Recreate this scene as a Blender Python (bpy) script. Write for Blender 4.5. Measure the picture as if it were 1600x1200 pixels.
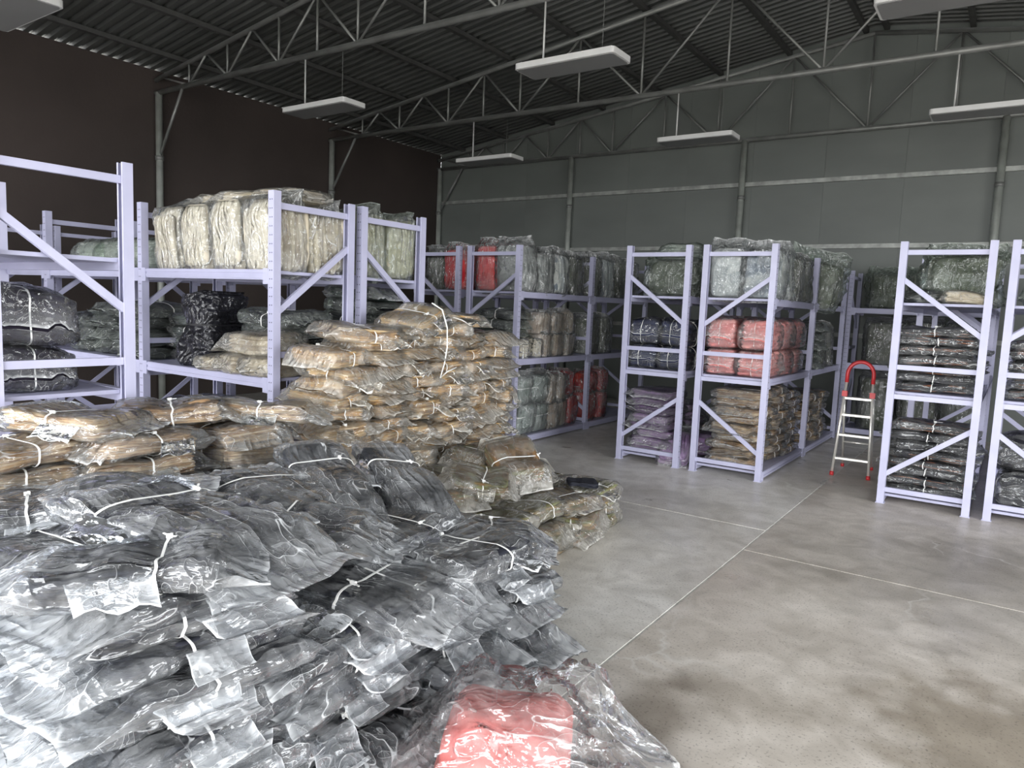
import bpy, math, random
import numpy as np
from mathutils import Matrix, Vector, noise

for o in list(bpy.data.objects):
    bpy.data.objects.remove(o)
scene = bpy.context.scene
COL = scene.collection
PI = math.pi

# ------------------------------------------------------------------ camera
cam_data = bpy.data.cameras.new('camera')
cam_data.sensor_width = 36.0
cam_data.lens = 1130.69 / 1600 * 36.0
cam_data.clip_start = 0.02
cam = bpy.data.objects.new('camera', cam_data)
COL.objects.link(cam)
RC = ((0.8201161, 0.0941578, -0.5643969), (0.5707536, -0.0645939, 0.8185768), (0.0406188, -0.9934596, -0.1067154))
cam.matrix_world = Matrix((
    (RC[0][0], -RC[0][1], -RC[0][2], 0.0),
    (RC[1][0], -RC[1][1], -RC[1][2], 0.0),
    (RC[2][0], -RC[2][1], -RC[2][2], 1.4),
    (0, 0, 0, 1)))
scene.camera = cam

# ------------------------------------------------------------------ daylight
world = bpy.data.worlds.new('overcast_sky')
scene.world = world
world.use_nodes = True
bg = world.node_tree.nodes['Background']
bg.inputs[0].default_value = (0.97, 0.985, 1.0, 1)
bg.inputs[1].default_value = 9.6
# the open front of the hall: a portal that only guides the sky light (gives off none itself)
pd = bpy.data.lights.new('front_opening_portal', 'AREA')
pd.shape = 'RECTANGLE'
pd.size = 10.4
pd.size_y = 3.2
pd.cycles.is_portal = True
po = bpy.data.objects.new('front_opening_portal', pd)
po.location = (-1.8, -2.45, 1.6)
po.rotation_euler = (PI / 2, 0, 0)
COL.objects.link(po)

pd2 = bpy.data.lights.new('added_side_opening_portal', 'AREA')  # portal of an unseen side opening, added to bring daylight onto the floor
pd2.shape = 'RECTANGLE'
pd2.size = 5.6
pd2.size_y = 3.2
pd2.cycles.is_portal = True
po2 = bpy.data.objects.new('added_side_opening_portal', pd2)
po2.location = (5.36, 3.0, 1.6)
po2.rotation_euler = (PI / 2, 0, PI / 2)
COL.objects.link(po2)
scene.view_settings.view_transform = 'Standard'
scene.view_settings.look = 'None'
scene.view_settings.gamma = 1.0
scene.view_settings.use_curve_mapping = False
scene.view_settings.exposure = 0.35
scene.cycles.transparent_max_bounces = 24
scene.cycles.max_bounces = 10
scene.cycles.diffuse_bounces = 5

# ------------------------------------------------------------------ materials
def new_mat(name):
    m = bpy.data.materials.new(name)
    m.use_nodes = True
    nt = m.node_tree
    nt.nodes.clear()
    out = nt.nodes.new('ShaderNodeOutputMaterial')
    return m, nt, out

def N(nt, typ, **kw):
    n = nt.nodes.new(typ)
    for k, v in kw.items():
        if k.startswith('i_'):
            n.inputs[k[2:].replace('_', ' ')].default_value = v
        else:
            setattr(n, k, v)
    return n

def ramp(nt, stops, interp='LINEAR'):
    r = nt.nodes.new('ShaderNodeValToRGB')
    r.color_ramp.interpolation = interp
    e = r.color_ramp.elements
    while len(e) < len(stops):
        e.new(0.5)
    for el, (p, c) in zip(e, stops):
        el.position = p
        el.color = c if len(c) == 4 else (*c, 1)
    return r

def coords(nt, jitter=True, scale=(1, 1, 1)):
    tc = nt.nodes.new('ShaderNodeTexCoord')
    mp = nt.nodes.new('ShaderNodeMapping')
    mp.inputs['Scale'].default_value = scale
    nt.links.new(tc.outputs['Object'], mp.inputs['Vector'])
    if jitter:
        oi = nt.nodes.new('ShaderNodeObjectInfo')
        mm = N(nt, 'ShaderNodeMath', operation='MULTIPLY')
        mm.inputs[1].default_value = 37.0
        nt.links.new(oi.outputs['Random'], mm.inputs[0])
        nt.links.new(mm.outputs[0], mp.inputs['Location'])
    return mp.outputs['Vector']

def simple_mat(name, color, rough=0.5, metal=0.0, var=0.12, nscale=8.0, bump=0.0, bscale=40.0, scale=(1, 1, 1)):
    m, nt, out = new_mat(name)
    p = N(nt, 'ShaderNodeBsdfPrincipled')
    p.inputs['Roughness'].default_value = rough
    p.inputs['Metallic'].default_value = metal
    v = coords(nt, True, scale)
    n = N(nt, 'ShaderNodeTexNoise')
    n.inputs['Scale'].default_value = nscale
    n.inputs['Detail'].default_value = 4
    nt.links.new(v, n.inputs['Vector'])
    lo = tuple(max(0, c * (1 - var)) for c in color)
    hi = tuple(min(1, c * (1 + var)) for c in color)
    r = ramp(nt, [(0.3, lo), (0.7, hi)])
    nt.links.new(n.outputs['Fac'], r.inputs['Fac'])
    nt.links.new(r.outputs['Color'], p.inputs['Base Color'])
    if bump > 0:
        b = N(nt, 'ShaderNodeBump')
        b.inputs['Strength'].default_value = bump
        b.inputs['Distance'].default_value = 0.01
        n2 = N(nt, 'ShaderNodeTexNoise')
        n2.inputs['Scale'].default_value = bscale
        n2.inputs['Detail'].default_value = 5
        nt.links.new(v, n2.inputs['Vector'])
        nt.links.new(n2.outputs['Fac'], b.inputs['Height'])
        nt.links.new(b.outputs['Normal'], p.inputs['Normal'])
    nt.links.new(p.outputs[0], out.inputs['Surface'])
    return m

def fabric_mat(name, cols, rough=0.85, bump=0.35, spec=0.2):
    """folded cloth: each layer of a stack takes a tone of its own, with woven grain and creases."""
    m, nt, out = new_mat(name)
    p = N(nt, 'ShaderNodeBsdfPrincipled')
    p.inputs['Roughness'].default_value = rough
    p.inputs['Specular IOR Level'].default_value = spec
    at = N(nt, 'ShaderNodeAttribute', attribute_name='layer')
    oi = N(nt, 'ShaderNodeObjectInfo')
    v = coords(nt, True)
    n = N(nt, 'ShaderNodeTexNoise')
    n.inputs['Scale'].default_value = 9
    n.inputs['Detail'].default_value = 5
    nt.links.new(v, n.inputs['Vector'])
    a = N(nt, 'ShaderNodeMath', operation='MULTIPLY_ADD')
    a.inputs[1].default_value = 0.55
    nt.links.new(oi.outputs['Random'], a.inputs[0])
    nt.links.new(at.outputs['Fac'], a.inputs[2])
    b = N(nt, 'ShaderNodeMath', operation='MULTIPLY_ADD')
    b.inputs[1].default_value = 0.9
    nt.links.new(n.outputs['Fac'], b.inputs[0])
    nt.links.new(a.outputs[0], b.inputs[2])
    fr = N(nt, 'ShaderNodeMath', operation='FRACT')
    nt.links.new(b.outputs[0], fr.inputs[0])
    k = len(cols)
    r = ramp(nt, [((i + 0.5) / k, c) for i, c in enumerate(cols)])
    nt.links.new(fr.outputs[0], r.inputs['Fac'])
    nt.links.new(r.outputs['Color'], p.inputs['Base Color'])
    n2 = N(nt, 'ShaderNodeTexNoise')
    n2.inputs['Scale'].default_value = 26
    n2.inputs['Detail'].default_value = 6
    nt.links.new(v, n2.inputs['Vector'])
    bp = N(nt, 'ShaderNodeBump')
    bp.inputs['Strength'].default_value = bump
    bp.inputs['Distance'].default_value = 0.02
    nt.links.new(n2.outputs['Fac'], bp.inputs['Height'])
    nt.links.new(bp.outputs['Normal'], p.inputs['Normal'])
    nt.links.new(p.outputs[0], out.inputs['Surface'])
    return m

def plastic_mat(name, milk=0.16, tint=(0.93, 0.95, 0.96), rough=0.10, gloss=0.8, crease=8.0, streak=0.35, bump=1.0, flap=0.25, axis='x'):
    """thin polythene film: mostly clear, hazy where it is creased or gathered, with long sharp wrinkles."""
    m, nt, out = new_mat(name)
    v = coords(nt, True, (1.0, 1.0, 1.0))
    dn = N(nt, 'ShaderNodeTexNoise')
    dn.inputs['Scale'].default_value = 5.0
    dn.inputs['Detail'].default_value = 2.0
    nt.links.new(v, dn.inputs['Vector'])
    wv = N(nt, 'ShaderNodeVectorMath', operation='MULTIPLY_ADD')
    wv.inputs[1].default_value = (0.10, 0.10, 0.10)
    nt.links.new(dn.outputs['Color'], wv.inputs[0])
    nt.links.new(v, wv.inputs[2])
    def ridge(sc, stretch, det):
        mp = N(nt, 'ShaderNodeMapping')
        mp.inputs['Scale'].default_value = stretch
        nt.links.new(wv.outputs[0], mp.inputs['Vector'])
        n = N(nt, 'ShaderNodeTexNoise')
        n.inputs['Scale'].default_value = sc
        n.inputs['Detail'].default_value = det
        n.inputs['Roughness'].default_value = 0.45
        nt.links.new(mp.outputs['Vector'], n.inputs['Vector'])
        q = N(nt, 'ShaderNodeMath', operation='SUBTRACT')
        q.inputs[1].default_value = 0.5
        nt.links.new(n.outputs['Fac'], q.inputs[0])
        ab = N(nt, 'ShaderNodeMath', operation='ABSOLUTE')
        nt.links.new(q.outputs[0], ab.inputs[0])
        return ab.outputs[0]          # 0 on a crease line, rising to both sides
    ax = (lambda a, b: (a, b, b)) if axis == 'x' else (lambda a, b: (b, b, a))
    r1 = ridge(crease, ax(0.28, 1.7), 1.0)
    r2 = ridge(crease * 1.4, (1.3, 0.55, 0.9), 1.0)
    r3 = ridge(crease * 3.6, ax(0.5, 1.5), 2.0)
    h1 = N(nt, 'ShaderNodeMath', operation='MULTIPLY_ADD')
    h1.inputs[1].default_value = 0.45
    nt.links.new(r2, h1.inputs[0]); nt.links.new(r1, h1.inputs[2])
    h2 = N(nt, 'ShaderNodeMath', operation='MULTIPLY_ADD')
    h2.inputs[1].default_value = 0.16
    nt.links.new(r3, h2.inputs[0]); nt.links.new(h1.outputs[0], h2.inputs[2])
    bp = N(nt, 'ShaderNodeBump', invert=True)
    bp.inputs['Strength'].default_value = bump
    bp.inputs['Distance'].default_value = 0.75 / crease
    nt.links.new(h2.outputs[0], bp.inputs['Height'])
    lw = N(nt, 'ShaderNodeLayerWeight')
    lw.inputs['Blend'].default_value = 0.30
    nt.links.new(bp.outputs['Normal'], lw.inputs['Normal'])
    def line(src, width, amt):
        st = N(nt, 'ShaderNodeMapRange', interpolation_type='SMOOTHSTEP')
        st.inputs['From Min'].default_value = 0.0
        st.inputs['From Max'].default_value = width
        st.inputs['To Min'].default_value = amt
        st.inputs['To Max'].default_value = 0.0
        nt.links.new(src, st.inputs['Value'])
        return st.outputs[0]
    l1 = line(r1, 0.013, streak)
    l2 = line(r2, 0.008, streak * .5)
    lm = N(nt, 'ShaderNodeMath', operation='ADD')
    nt.links.new(l1, lm.inputs[0]); nt.links.new(l2, lm.inputs[1])
    gate = N(nt, 'ShaderNodeMapRange', interpolation_type='SMOOTHSTEP')
    gate.inputs['From Min'].default_value = 0.42
    gate.inputs['From Max'].default_value = 0.60
    nt.links.new(dn.outputs['Fac'], gate.inputs['Value'])
    l3 = line(r3, 0.010, streak * .45)
    lq = N(nt, 'ShaderNodeMath', operation='ADD')
    nt.links.new(lm.outputs[0], lq.inputs[0]); nt.links.new(l3, lq.inputs[1])
    sg = N(nt, 'ShaderNodeMath', operation='MULTIPLY')
    nt.links.new(lq.outputs[0], sg.inputs[0]); nt.links.new(gate.outputs[0], sg.inputs[1])
    n3 = N(nt, 'ShaderNodeTexNoise')
    n3.inputs['Scale'].default_value = 6.0
    n3.inputs['Detail'].default_value = 5.0
    n3.inputs['Roughness'].default_value = 0.6
    nt.links.new(wv.outputs[0], n3.inputs['Vector'])
    mr = N(nt, 'ShaderNodeMapRange')
    mr.inputs['From Min'].default_value = 0.36
    mr.inputs['From Max'].default_value = 0.66
    mr.inputs['To Min'].default_value = milk * 0.2
    mr.inputs['To Max'].default_value = milk * 2.0
    nt.links.new(n3.outputs['Fac'], mr.inputs['Value'])
    at = N(nt, 'ShaderNodeAttribute', attribute_name='gather')
    fg = N(nt, 'ShaderNodeMath', operation='MULTIPLY_ADD')
    fg.inputs[1].default_value = flap
    nt.links.new(at.outputs['Fac'], fg.inputs[0]); nt.links.new(mr.outputs[0], fg.inputs[2])
    hem = N(nt, 'ShaderNodeMapRange', interpolation_type='SMOOTHSTEP')      # sealed hem at the open end
    hem.inputs['From Min'].default_value = 0.86
    hem.inputs['From Max'].default_value = 1.0
    hem.inputs['To Max'].default_value = 0.45
    nt.links.new(at.outputs['Fac'], hem.inputs['Value'])
    fh = N(nt, 'ShaderNodeMath', operation='ADD')
    nt.links.new(fg.outputs[0], fh.inputs[0]); nt.links.new(hem.outputs[0], fh.inputs[1])
    f0 = N(nt, 'ShaderNodeMath', operation='ADD', use_clamp=True)
    nt.links.new(fh.outputs[0], f0.inputs[0]); nt.links.new(sg.outputs[0], f0.inputs[1])
    tr = N(nt, 'ShaderNodeBsdfTransparent')
    tr.inputs['Color'].default_value = (*[0.985 * c / max(tint) for c in tint], 1)
    df = N(nt, 'ShaderNodeBsdfDiffuse')
    df.inputs['Color'].default_value = (*tint, 1)
    tl = N(nt, 'ShaderNodeBsdfTranslucent')
    tl.inputs['Color'].default_value = (*tint, 1)
    gl = N(nt, 'ShaderNodeBsdfAnisotropic')
    gl.inputs['Color'].default_value = (0.95, 0.96, 0.98, 1)
    gl.inputs['Roughness'].default_value = rough
    for q in (df, tl, gl):
        nt.links.new(bp.outputs['Normal'], q.inputs['Normal'])
    m1 = N(nt, 'ShaderNodeMixShader')
    m1.inputs[0].default_value = 0.35
    nt.links.new(df.outputs[0], m1.inputs[1])
    nt.links.new(tl.outputs[0], m1.inputs[2])
    m2 = N(nt, 'ShaderNodeMixShader')
    nt.links.new(f0.outputs[0], m2.inputs[0])
    nt.links.new(tr.outputs[0], m2.inputs[1])
    nt.links.new(m1.outputs[0], m2.inputs[2])
    gf = N(nt, 'ShaderNodeMath', operation='MULTIPLY_ADD', use_clamp=True)
    gf.inputs[1].default_value = gloss
    gf.inputs[2].default_value = 0.03
    nt.links.new(lw.outputs['Fresnel'], gf.inputs[0])
    m3 = N(nt, 'ShaderNodeMixShader')
    nt.links.new(gf.outputs[0], m3.inputs[0])
    nt.links.new(m2.outputs[0], m3.inputs[1])
    nt.links.new(gl.outputs[0], m3.inputs[2])
    nt.links.new(m3.outputs[0], out.inputs['Surface'])
    return m

def floor_mat(name, tone):
    m, nt, out = new_mat(name)
    p = N(nt, 'ShaderNodeBsdfPrincipled')
    tc = N(nt, 'ShaderNodeTexCoord')
    geo = N(nt, 'ShaderNodeNewGeometry')
    oi = N(nt, 'ShaderNodeObjectInfo')
    def tex(scale, det=5, dist=0.0, typ='FBM'):
        n = N(nt, 'ShaderNodeTexNoise')
        n.noise_type = typ
        n.inputs['Scale'].default_value = scale
        n.inputs['Detail'].default_value = det
        n.inputs['Distortion'].default_value = dist
        nt.links.new(geo.outputs['Position'], n.inputs['Vector'])
        return n.outputs['Fac']
    base = ramp(nt, [(p, tuple(a * t for a, t in zip(c, tone))) for p, c in ((0.30, (0.46, 0.44, 0.41)), (0.50, (0.58, 0.56, 0.53)), (0.68, (0.67, 0.655, 0.63)))])
    nt.links.new(tex(1.1, 6, 0.6), base.inputs['Fac'])
    # fine aggregate specks
    sp = ramp(nt, [(0.30, (0.45, 0.45, 0.45)), (0.42, (1, 1, 1))])
    nt.links.new(tex(95, 2), sp.inputs['Fac'])
    mx = N(nt, 'ShaderNodeMix', data_type='RGBA', blend_type='MULTIPLY')
    mx.inputs['Factor'].default_value = 0.75
    nt.links.new(base.outputs['Color'], mx.inputs['A'])
    nt.links.new(sp.outputs['Color'], mx.inputs['B'])
    # soft trowel mottling
    mt = ramp(nt, [(0.35, (0.80, 0.79, 0.77)), (0.65, (1.08, 1.08, 1.08))])
    nt.links.new(tex(5.5, 6, 1.0), mt.inputs['Fac'])
    mx2 = N(nt, 'ShaderNodeMix', data_type='RGBA', blend_type='MULTIPLY')
    mx2.inputs['Factor'].default_value = 0.8
    nt.links.new(mx.outputs['Result'], mx2.inputs['A'])
    nt.links.new(mt.outputs['Color'], mx2.inputs['B'])
    col = mx2.outputs['Result']
    # floor patches with wobbly outlines: dirt stains, plus painted light falloff and bright pools
    wob = N(nt, 'ShaderNodeTexNoise')
    wob.inputs['Scale'].default_value = 5.0
    wob.inputs['Detail'].default_value = 5.0
    nt.links.new(geo.outputs['Position'], wob.inputs['Vector'])
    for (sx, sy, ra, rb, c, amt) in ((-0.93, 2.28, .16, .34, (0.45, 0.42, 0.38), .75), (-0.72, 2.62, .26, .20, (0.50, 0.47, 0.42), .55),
                                     (0.12, 2.85, .55, .60, (0.50, 0.465, 0.40), .9), (0.35, 4.6, 1.7, 1.1, (0.66, 0.66, 0.65), .8), (-1.75, 3.3, .3, .8, (1.25, 1.24, 1.23), .5), (-1.7, 2.5, .4, .45, (1.15, 1.15, 1.15), .5),  # large grey patch paints falloff near the racks; pale ones paint light by the pile
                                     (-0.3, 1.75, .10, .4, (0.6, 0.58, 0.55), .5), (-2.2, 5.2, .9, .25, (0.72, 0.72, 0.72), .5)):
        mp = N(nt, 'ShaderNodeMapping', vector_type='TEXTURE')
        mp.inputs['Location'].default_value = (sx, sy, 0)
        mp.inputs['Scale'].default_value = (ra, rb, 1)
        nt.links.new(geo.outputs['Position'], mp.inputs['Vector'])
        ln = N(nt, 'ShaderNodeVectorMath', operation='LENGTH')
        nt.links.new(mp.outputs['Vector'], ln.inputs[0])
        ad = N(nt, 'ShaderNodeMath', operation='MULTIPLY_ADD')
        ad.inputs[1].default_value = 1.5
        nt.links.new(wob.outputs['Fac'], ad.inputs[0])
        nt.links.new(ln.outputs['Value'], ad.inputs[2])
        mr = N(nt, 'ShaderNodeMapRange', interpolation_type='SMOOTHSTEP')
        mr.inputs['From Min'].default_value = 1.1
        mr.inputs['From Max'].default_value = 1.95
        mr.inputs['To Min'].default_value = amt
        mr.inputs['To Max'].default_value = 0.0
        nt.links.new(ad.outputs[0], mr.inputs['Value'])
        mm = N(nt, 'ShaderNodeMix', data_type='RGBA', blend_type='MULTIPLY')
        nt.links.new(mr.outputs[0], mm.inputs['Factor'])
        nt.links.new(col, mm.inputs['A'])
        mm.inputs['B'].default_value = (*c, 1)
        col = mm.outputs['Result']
    # thin pale scratches
    vn = N(nt, 'ShaderNodeTexVoronoi', feature='DISTANCE_TO_EDGE')
    vn.inputs['Scale'].default_value = 0.55
    wv = N(nt, 'ShaderNodeVectorMath', operation='MULTIPLY_ADD')
    wv.inputs[1].default_value = (0.35, 0.35, 0)
    nt.links.new(wob.outputs['Color'], wv.inputs[0])
    nt.links.new(geo.outputs['Position'], wv.inputs[2])
    nt.links.new(wv.outputs[0], vn.inputs['Vector'])
    cr = ramp(nt, [(0.0, (1, 1, 1)), (0.007, (0, 0, 0))])
    nt.links.new(vn.outputs['Distance'], cr.inputs['Fac'])
    gate = ramp(nt, [(0.50, (0, 0, 0)), (0.62, (0.5, 0.5, 0.5))])
    nt.links.new(tex(0.9, 2), gate.inputs['Fac'])
    gm = N(nt, 'ShaderNodeMath', operation='MULTIPLY')
    nt.links.new(cr.outputs['Color'], gm.inputs[0])
    nt.links.new(gate.outputs['Color'], gm.inputs[1])
    ms = N(nt, 'ShaderNodeMix', data_type='RGBA')
    nt.links.new(gm.outputs[0], ms.inputs['Factor'])
    nt.links.new(col, ms.inputs['A'])
    ms.inputs['B'].default_value = (0.75, 0.74, 0.71, 1)
    nt.links.new(ms.outputs['Result'], p.inputs['Base Color'])
    rr = ramp(nt, [(0.3, (0.26, 0.26, 0.26)), (0.7, (0.5, 0.5, 0.5))])
    nt.links.new(tex(2.2, 6, 0.5), rr.inputs['Fac'])
    nt.links.new(rr.outputs['Color'], p.inputs['Roughness'])
    p.inputs['Specular IOR Level'].default_value = 0.45
    bp = N(nt, 'ShaderNodeBump')
    bp.inputs['Strength'].default_value = 0.08
    bp.inputs['Distance'].default_value = 0.01
    nt.links.new(tex(30, 5), bp.inputs['Height'])
    nt.links.new(bp.outputs['Normal'], p.inputs['Normal'])
    nt.links.new(p.outputs[0], out.inputs['Surface'])
    return m

def rack_mat():
    """pale lavender powder coat; on the posts rows of punched holes show as dark dots (object space)."""
    m, nt, out = new_mat('lavender_powder_coat')
    p = N(nt, 'ShaderNodeBsdfPrincipled')
    v = coords(nt, True)
    n = N(nt, 'ShaderNodeTexNoise')
    n.inputs['Scale'].default_value = 6
    nt.links.new(v, n.inputs['Vector'])
    r = ramp(nt, [(0.3, (0.41, 0.41, 0.555)), (0.7, (0.46, 0.46, 0.615))])
    nt.links.new(n.outputs['Fac'], r.inputs['Fac'])
    nt.links.new(r.outputs['Color'], p.inputs['Base Color'])
    p.inputs['Roughness'].default_value = 0.42
    nt.links.new(p.outputs[0], out.inputs['Surface'])
    return m

M = {}
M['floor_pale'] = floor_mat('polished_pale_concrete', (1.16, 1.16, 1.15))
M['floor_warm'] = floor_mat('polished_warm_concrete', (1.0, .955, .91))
M['joint'] = simple_mat('pale_joint_filler', (0.66, 0.65, 0.62), 0.9, var=0.25, nscale=14)
M['yard'] = simple_mat('outside_concrete', (0.33, 0.32, 0.30), 0.9)
M['wall_panel'] = simple_mat('grey_green_steel_panel', (0.150, 0.163, 0.152), 0.55, var=0.10, nscale=0.9, scale=(1, 1, 2.2))
M['wall_dark'] = simple_mat('dark_brown_wall', (0.048, 0.037, 0.033), 0.9, var=0.2, nscale=0.7, bump=0.2, bscale=30)
M['roof'] = simple_mat('dark_corrugated_steel', (0.085, 0.088, 0.084), 0.42, metal=0.25, var=0.2, nscale=1.3)
M['purlin'] = simple_mat('dark_purlin_steel', (0.060, 0.060, 0.058), 0.6, var=0.15)
M['pipe'] = simple_mat('galvanised_pipe', (0.55, 0.58, 0.54), 0.38, metal=0.55, var=0.2, nscale=5)
M['pipe_dark'] = simple_mat('grey_painted_pipe', (0.24, 0.245, 0.235), 0.42, metal=0.4, var=0.2, nscale=5)
M['rail'] = simple_mat('wall_rail_grey', (0.34, 0.35, 0.33), 0.5, metal=0.3, var=0.3, nscale=9)
M['rack'] = rack_mat()
M['hole'] = simple_mat('punched_hole_dark', (0.03, 0.03, 0.045), 0.9)
M['board'] = simple_mat('grey_lavender_shelf_board', (0.40, 0.40, 0.54), 0.5, var=0.08)
M['light'] = simple_mat('white_lamp_housing', (0.60, 0.60, 0.59), 0.45, var=0.04)
M['diffuser'] = simple_mat('lamp_diffuser_off', (0.17, 0.17, 0.168), 0.4, var=0.03)
M['alu'] = simple_mat('ladder_aluminium', (0.86, 0.84, 0.78), 0.28, metal=0.55, var=0.05)
M['red_plastic'] = simple_mat('red_plastic', (0.52, 0.03, 0.035), 0.4, var=0.1)
M['strap'] = simple_mat('white_tying_strap', (0.86, 0.86, 0.84), 0.5, var=0.03)
M['strap_black'] = simple_mat('black_cord', (0.015, 0.015, 0.018), 0.6)

F = {}
F['navy'] = fabric_mat('charcoal_navy_cloth', [(0.014, 0.015, 0.021), (0.028, 0.030, 0.042), (0.017, 0.018, 0.025), (0.040, 0.042, 0.055)])
F['gold'] = fabric_mat('tan_gold_cloth', [(0.50, 0.31, 0.13), (0.20, 0.11, 0.05), (0.58, 0.42, 0.23), (0.42, 0.34, 0.22), (0.54, 0.32, 0.11), (0.66, 0.55, 0.40), (0.26, 0.17, 0.09)])
F['brown'] = fabric_mat('brown_print_cloth', [(0.32, 0.19, 0.10), (0.68, 0.52, 0.33), (0.18, 0.10, 0.055), (0.56, 0.38, 0.21), (0.72, 0.58, 0.42), (0.40, 0.25, 0.13)])
F['camo'] = fabric_mat('olive_brown_cloth', [(0.13, 0.12, 0.055), (0.26, 0.15, 0.075), (0.075, 0.075, 0.045), (0.32, 0.24, 0.12), (0.17, 0.10, 0.05), (0.20, 0.21, 0.11)])
F['cream'] = fabric_mat('cream_canvas', [(0.52, 0.46, 0.35), (0.62, 0.56, 0.45), (0.36, 0.30, 0.23), (0.57, 0.51, 0.41), (0.66, 0.60, 0.49)])
F['khaki'] = fabric_mat('khaki_canvas', [(0.40, 0.36, 0.28), (0.47, 0.43, 0.34), (0.31, 0.28, 0.215), (0.51, 0.46, 0.37)])
F['beige'] = fabric_mat('beige_canvas', [(0.52, 0.42, 0.33), (0.62, 0.54, 0.44), (0.36, 0.27, 0.21), (0.60, 0.50, 0.42)])
F['red'] = fabric_mat('red_cloth', [(0.55, 0.030, 0.040), (0.66, 0.055, 0.06), (0.46, 0.022, 0.03), (0.70, 0.08, 0.08)])
F['crimson'] = fabric_mat('deep_red_cloth', [(0.42, 0.012, 0.018), (0.50, 0.03, 0.025), (0.30, 0.010, 0.03), (0.56, 0.05, 0.03)])
F['pink'] = fabric_mat('salmon_pink_cloth', [(0.78, 0.29, 0.28), (0.84, 0.37, 0.35), (0.70, 0.24, 0.23), (0.86, 0.43, 0.40)])
F['coral'] = fabric_mat('coral_cloth', [(0.70, 0.20, 0.18), (0.78, 0.30, 0.27), (0.62, 0.15, 0.14), (0.80, 0.36, 0.33)])
F['mauve'] = fabric_mat('mauve_cloth', [(0.34, 0.20, 0.40), (0.42, 0.28, 0.48), (0.27, 0.15, 0.33), (0.46, 0.33, 0.50)])
F['sage'] = fabric_mat('sage_grey_cloth', [(0.25, 0.29, 0.265), (0.32, 0.36, 0.335), (0.20, 0.235, 0.22), (0.37, 0.40, 0.38)])
F['grey'] = fabric_mat('mid_grey_cloth', [(0.21, 0.22, 0.215), (0.30, 0.31, 0.30), (0.15, 0.155, 0.155), (0.35, 0.36, 0.35)])
F['silver'] = fabric_mat('blue_grey_cloth', [(0.22, 0.25, 0.29), (0.56, 0.58, 0.57), (0.30, 0.33, 0.34), (0.62, 0.63, 0.60)])
F['olive'] = fabric_mat('olive_grey_cloth', [(0.095, 0.105, 0.075), (0.13, 0.14, 0.105), (0.07, 0.078, 0.058), (0.16, 0.165, 0.13)])
F['black'] = fabric_mat('black_cloth', [(0.012, 0.012, 0.016), (0.022, 0.022, 0.028), (0.010, 0.010, 0.013), (0.032, 0.032, 0.038)])
F['blackfleck'] = fabric_mat('black_print_cloth', [(0.014, 0.014, 0.018), (0.026, 0.026, 0.032), (0.012, 0.012, 0.015), (0.030, 0.030, 0.036), (0.018, 0.018, 0.022), (0.016, 0.016, 0.02), (0.26, 0.10, 0.05), (0.02, 0.02, 0.024)])
F['plum'] = fabric_mat('dark_plum_cloth', [(0.020, 0.016, 0.028), (0.034, 0.028, 0.046), (0.016, 0.013, 0.022), (0.042, 0.036, 0.056)])
F['blue'] = fabric_mat('navy_blue_cloth', [(0.012, 0.017, 0.060), (0.020, 0.028, 0.085), (0.010, 0.013, 0.045), (0.026, 0.034, 0.10)])
F['green'] = fabric_mat('dark_green_cloth', [(0.016, 0.034, 0.026), (0.026, 0.046, 0.036), (0.012, 0.022, 0.018), (0.035, 0.055, 0.045)])

PL = {}
PL['heavy'] = plastic_mat('milky_polythene', 0.165, (0.84, 0.86, 0.88), 0.11, 0.85, 8.5, .9, .8, .26)
PL['pile'] = plastic_mat('crinkled_polythene', 0.18, (0.90, 0.885, 0.835), 0.12, 0.8, 13, .6, .8, .24)
PL['clear'] = plastic_mat('clear_polythene', 0.11, (0.82, 0.835, 0.83), 0.10, 0.9, 11, .5, .8, .22)
PL['clear_v'] = plastic_mat('clear_pleated_polythene', 0.13, (0.86, 0.875, 0.87), 0.11, 0.9, 13, 1.0, 1.0, .22, 'z')
PL['thin'] = plastic_mat('thin_clear_polythene', 0.04, (0.93, 0.945, 0.95), 0.09, 0.9, 10, .5, .7, .2)
PL['loose'] = plastic_mat('loose_clear_bag_film', 0.11, (0.93, 0.94, 0.94), 0.09, 0.9, 6, .4, .8, .12)
PL['smoke'] = plastic_mat('dusty_grey_polythene', 0.18, (0.62, 0.66, 0.62), 0.15, 0.7, 11, .35, .8, .16)
PL['smoke_v'] = plastic_mat('dusty_pleated_polythene', 0.18, (0.62, 0.66, 0.62), 0.15, 0.7, 12, .7, 1.0, .16, 'z')
PL['blacksack'] = plastic_mat('black_sack_film', 4.0, (0.022, 0.022, 0.027), 0.16, 1.0, 9, 0.0, .8, .5)

# ------------------------------------------------------------------ mesh helpers
def mesh_obj(name, verts, faces, mat, parent=None, smooth=False):
    me = bpy.data.meshes.new(name)
    me.from_pydata([tuple(v) for v in verts], [], faces)
    me.update()
    if mat is not None:
        me.materials.append(mat)
    if smooth:
        me.polygons.foreach_set('use_smooth', [True] * len(me.polygons))
    o = bpy.data.objects.new(name, me)
    COL.objects.link(o)
    if parent is not None:
        o.parent = parent
    return o

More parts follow.
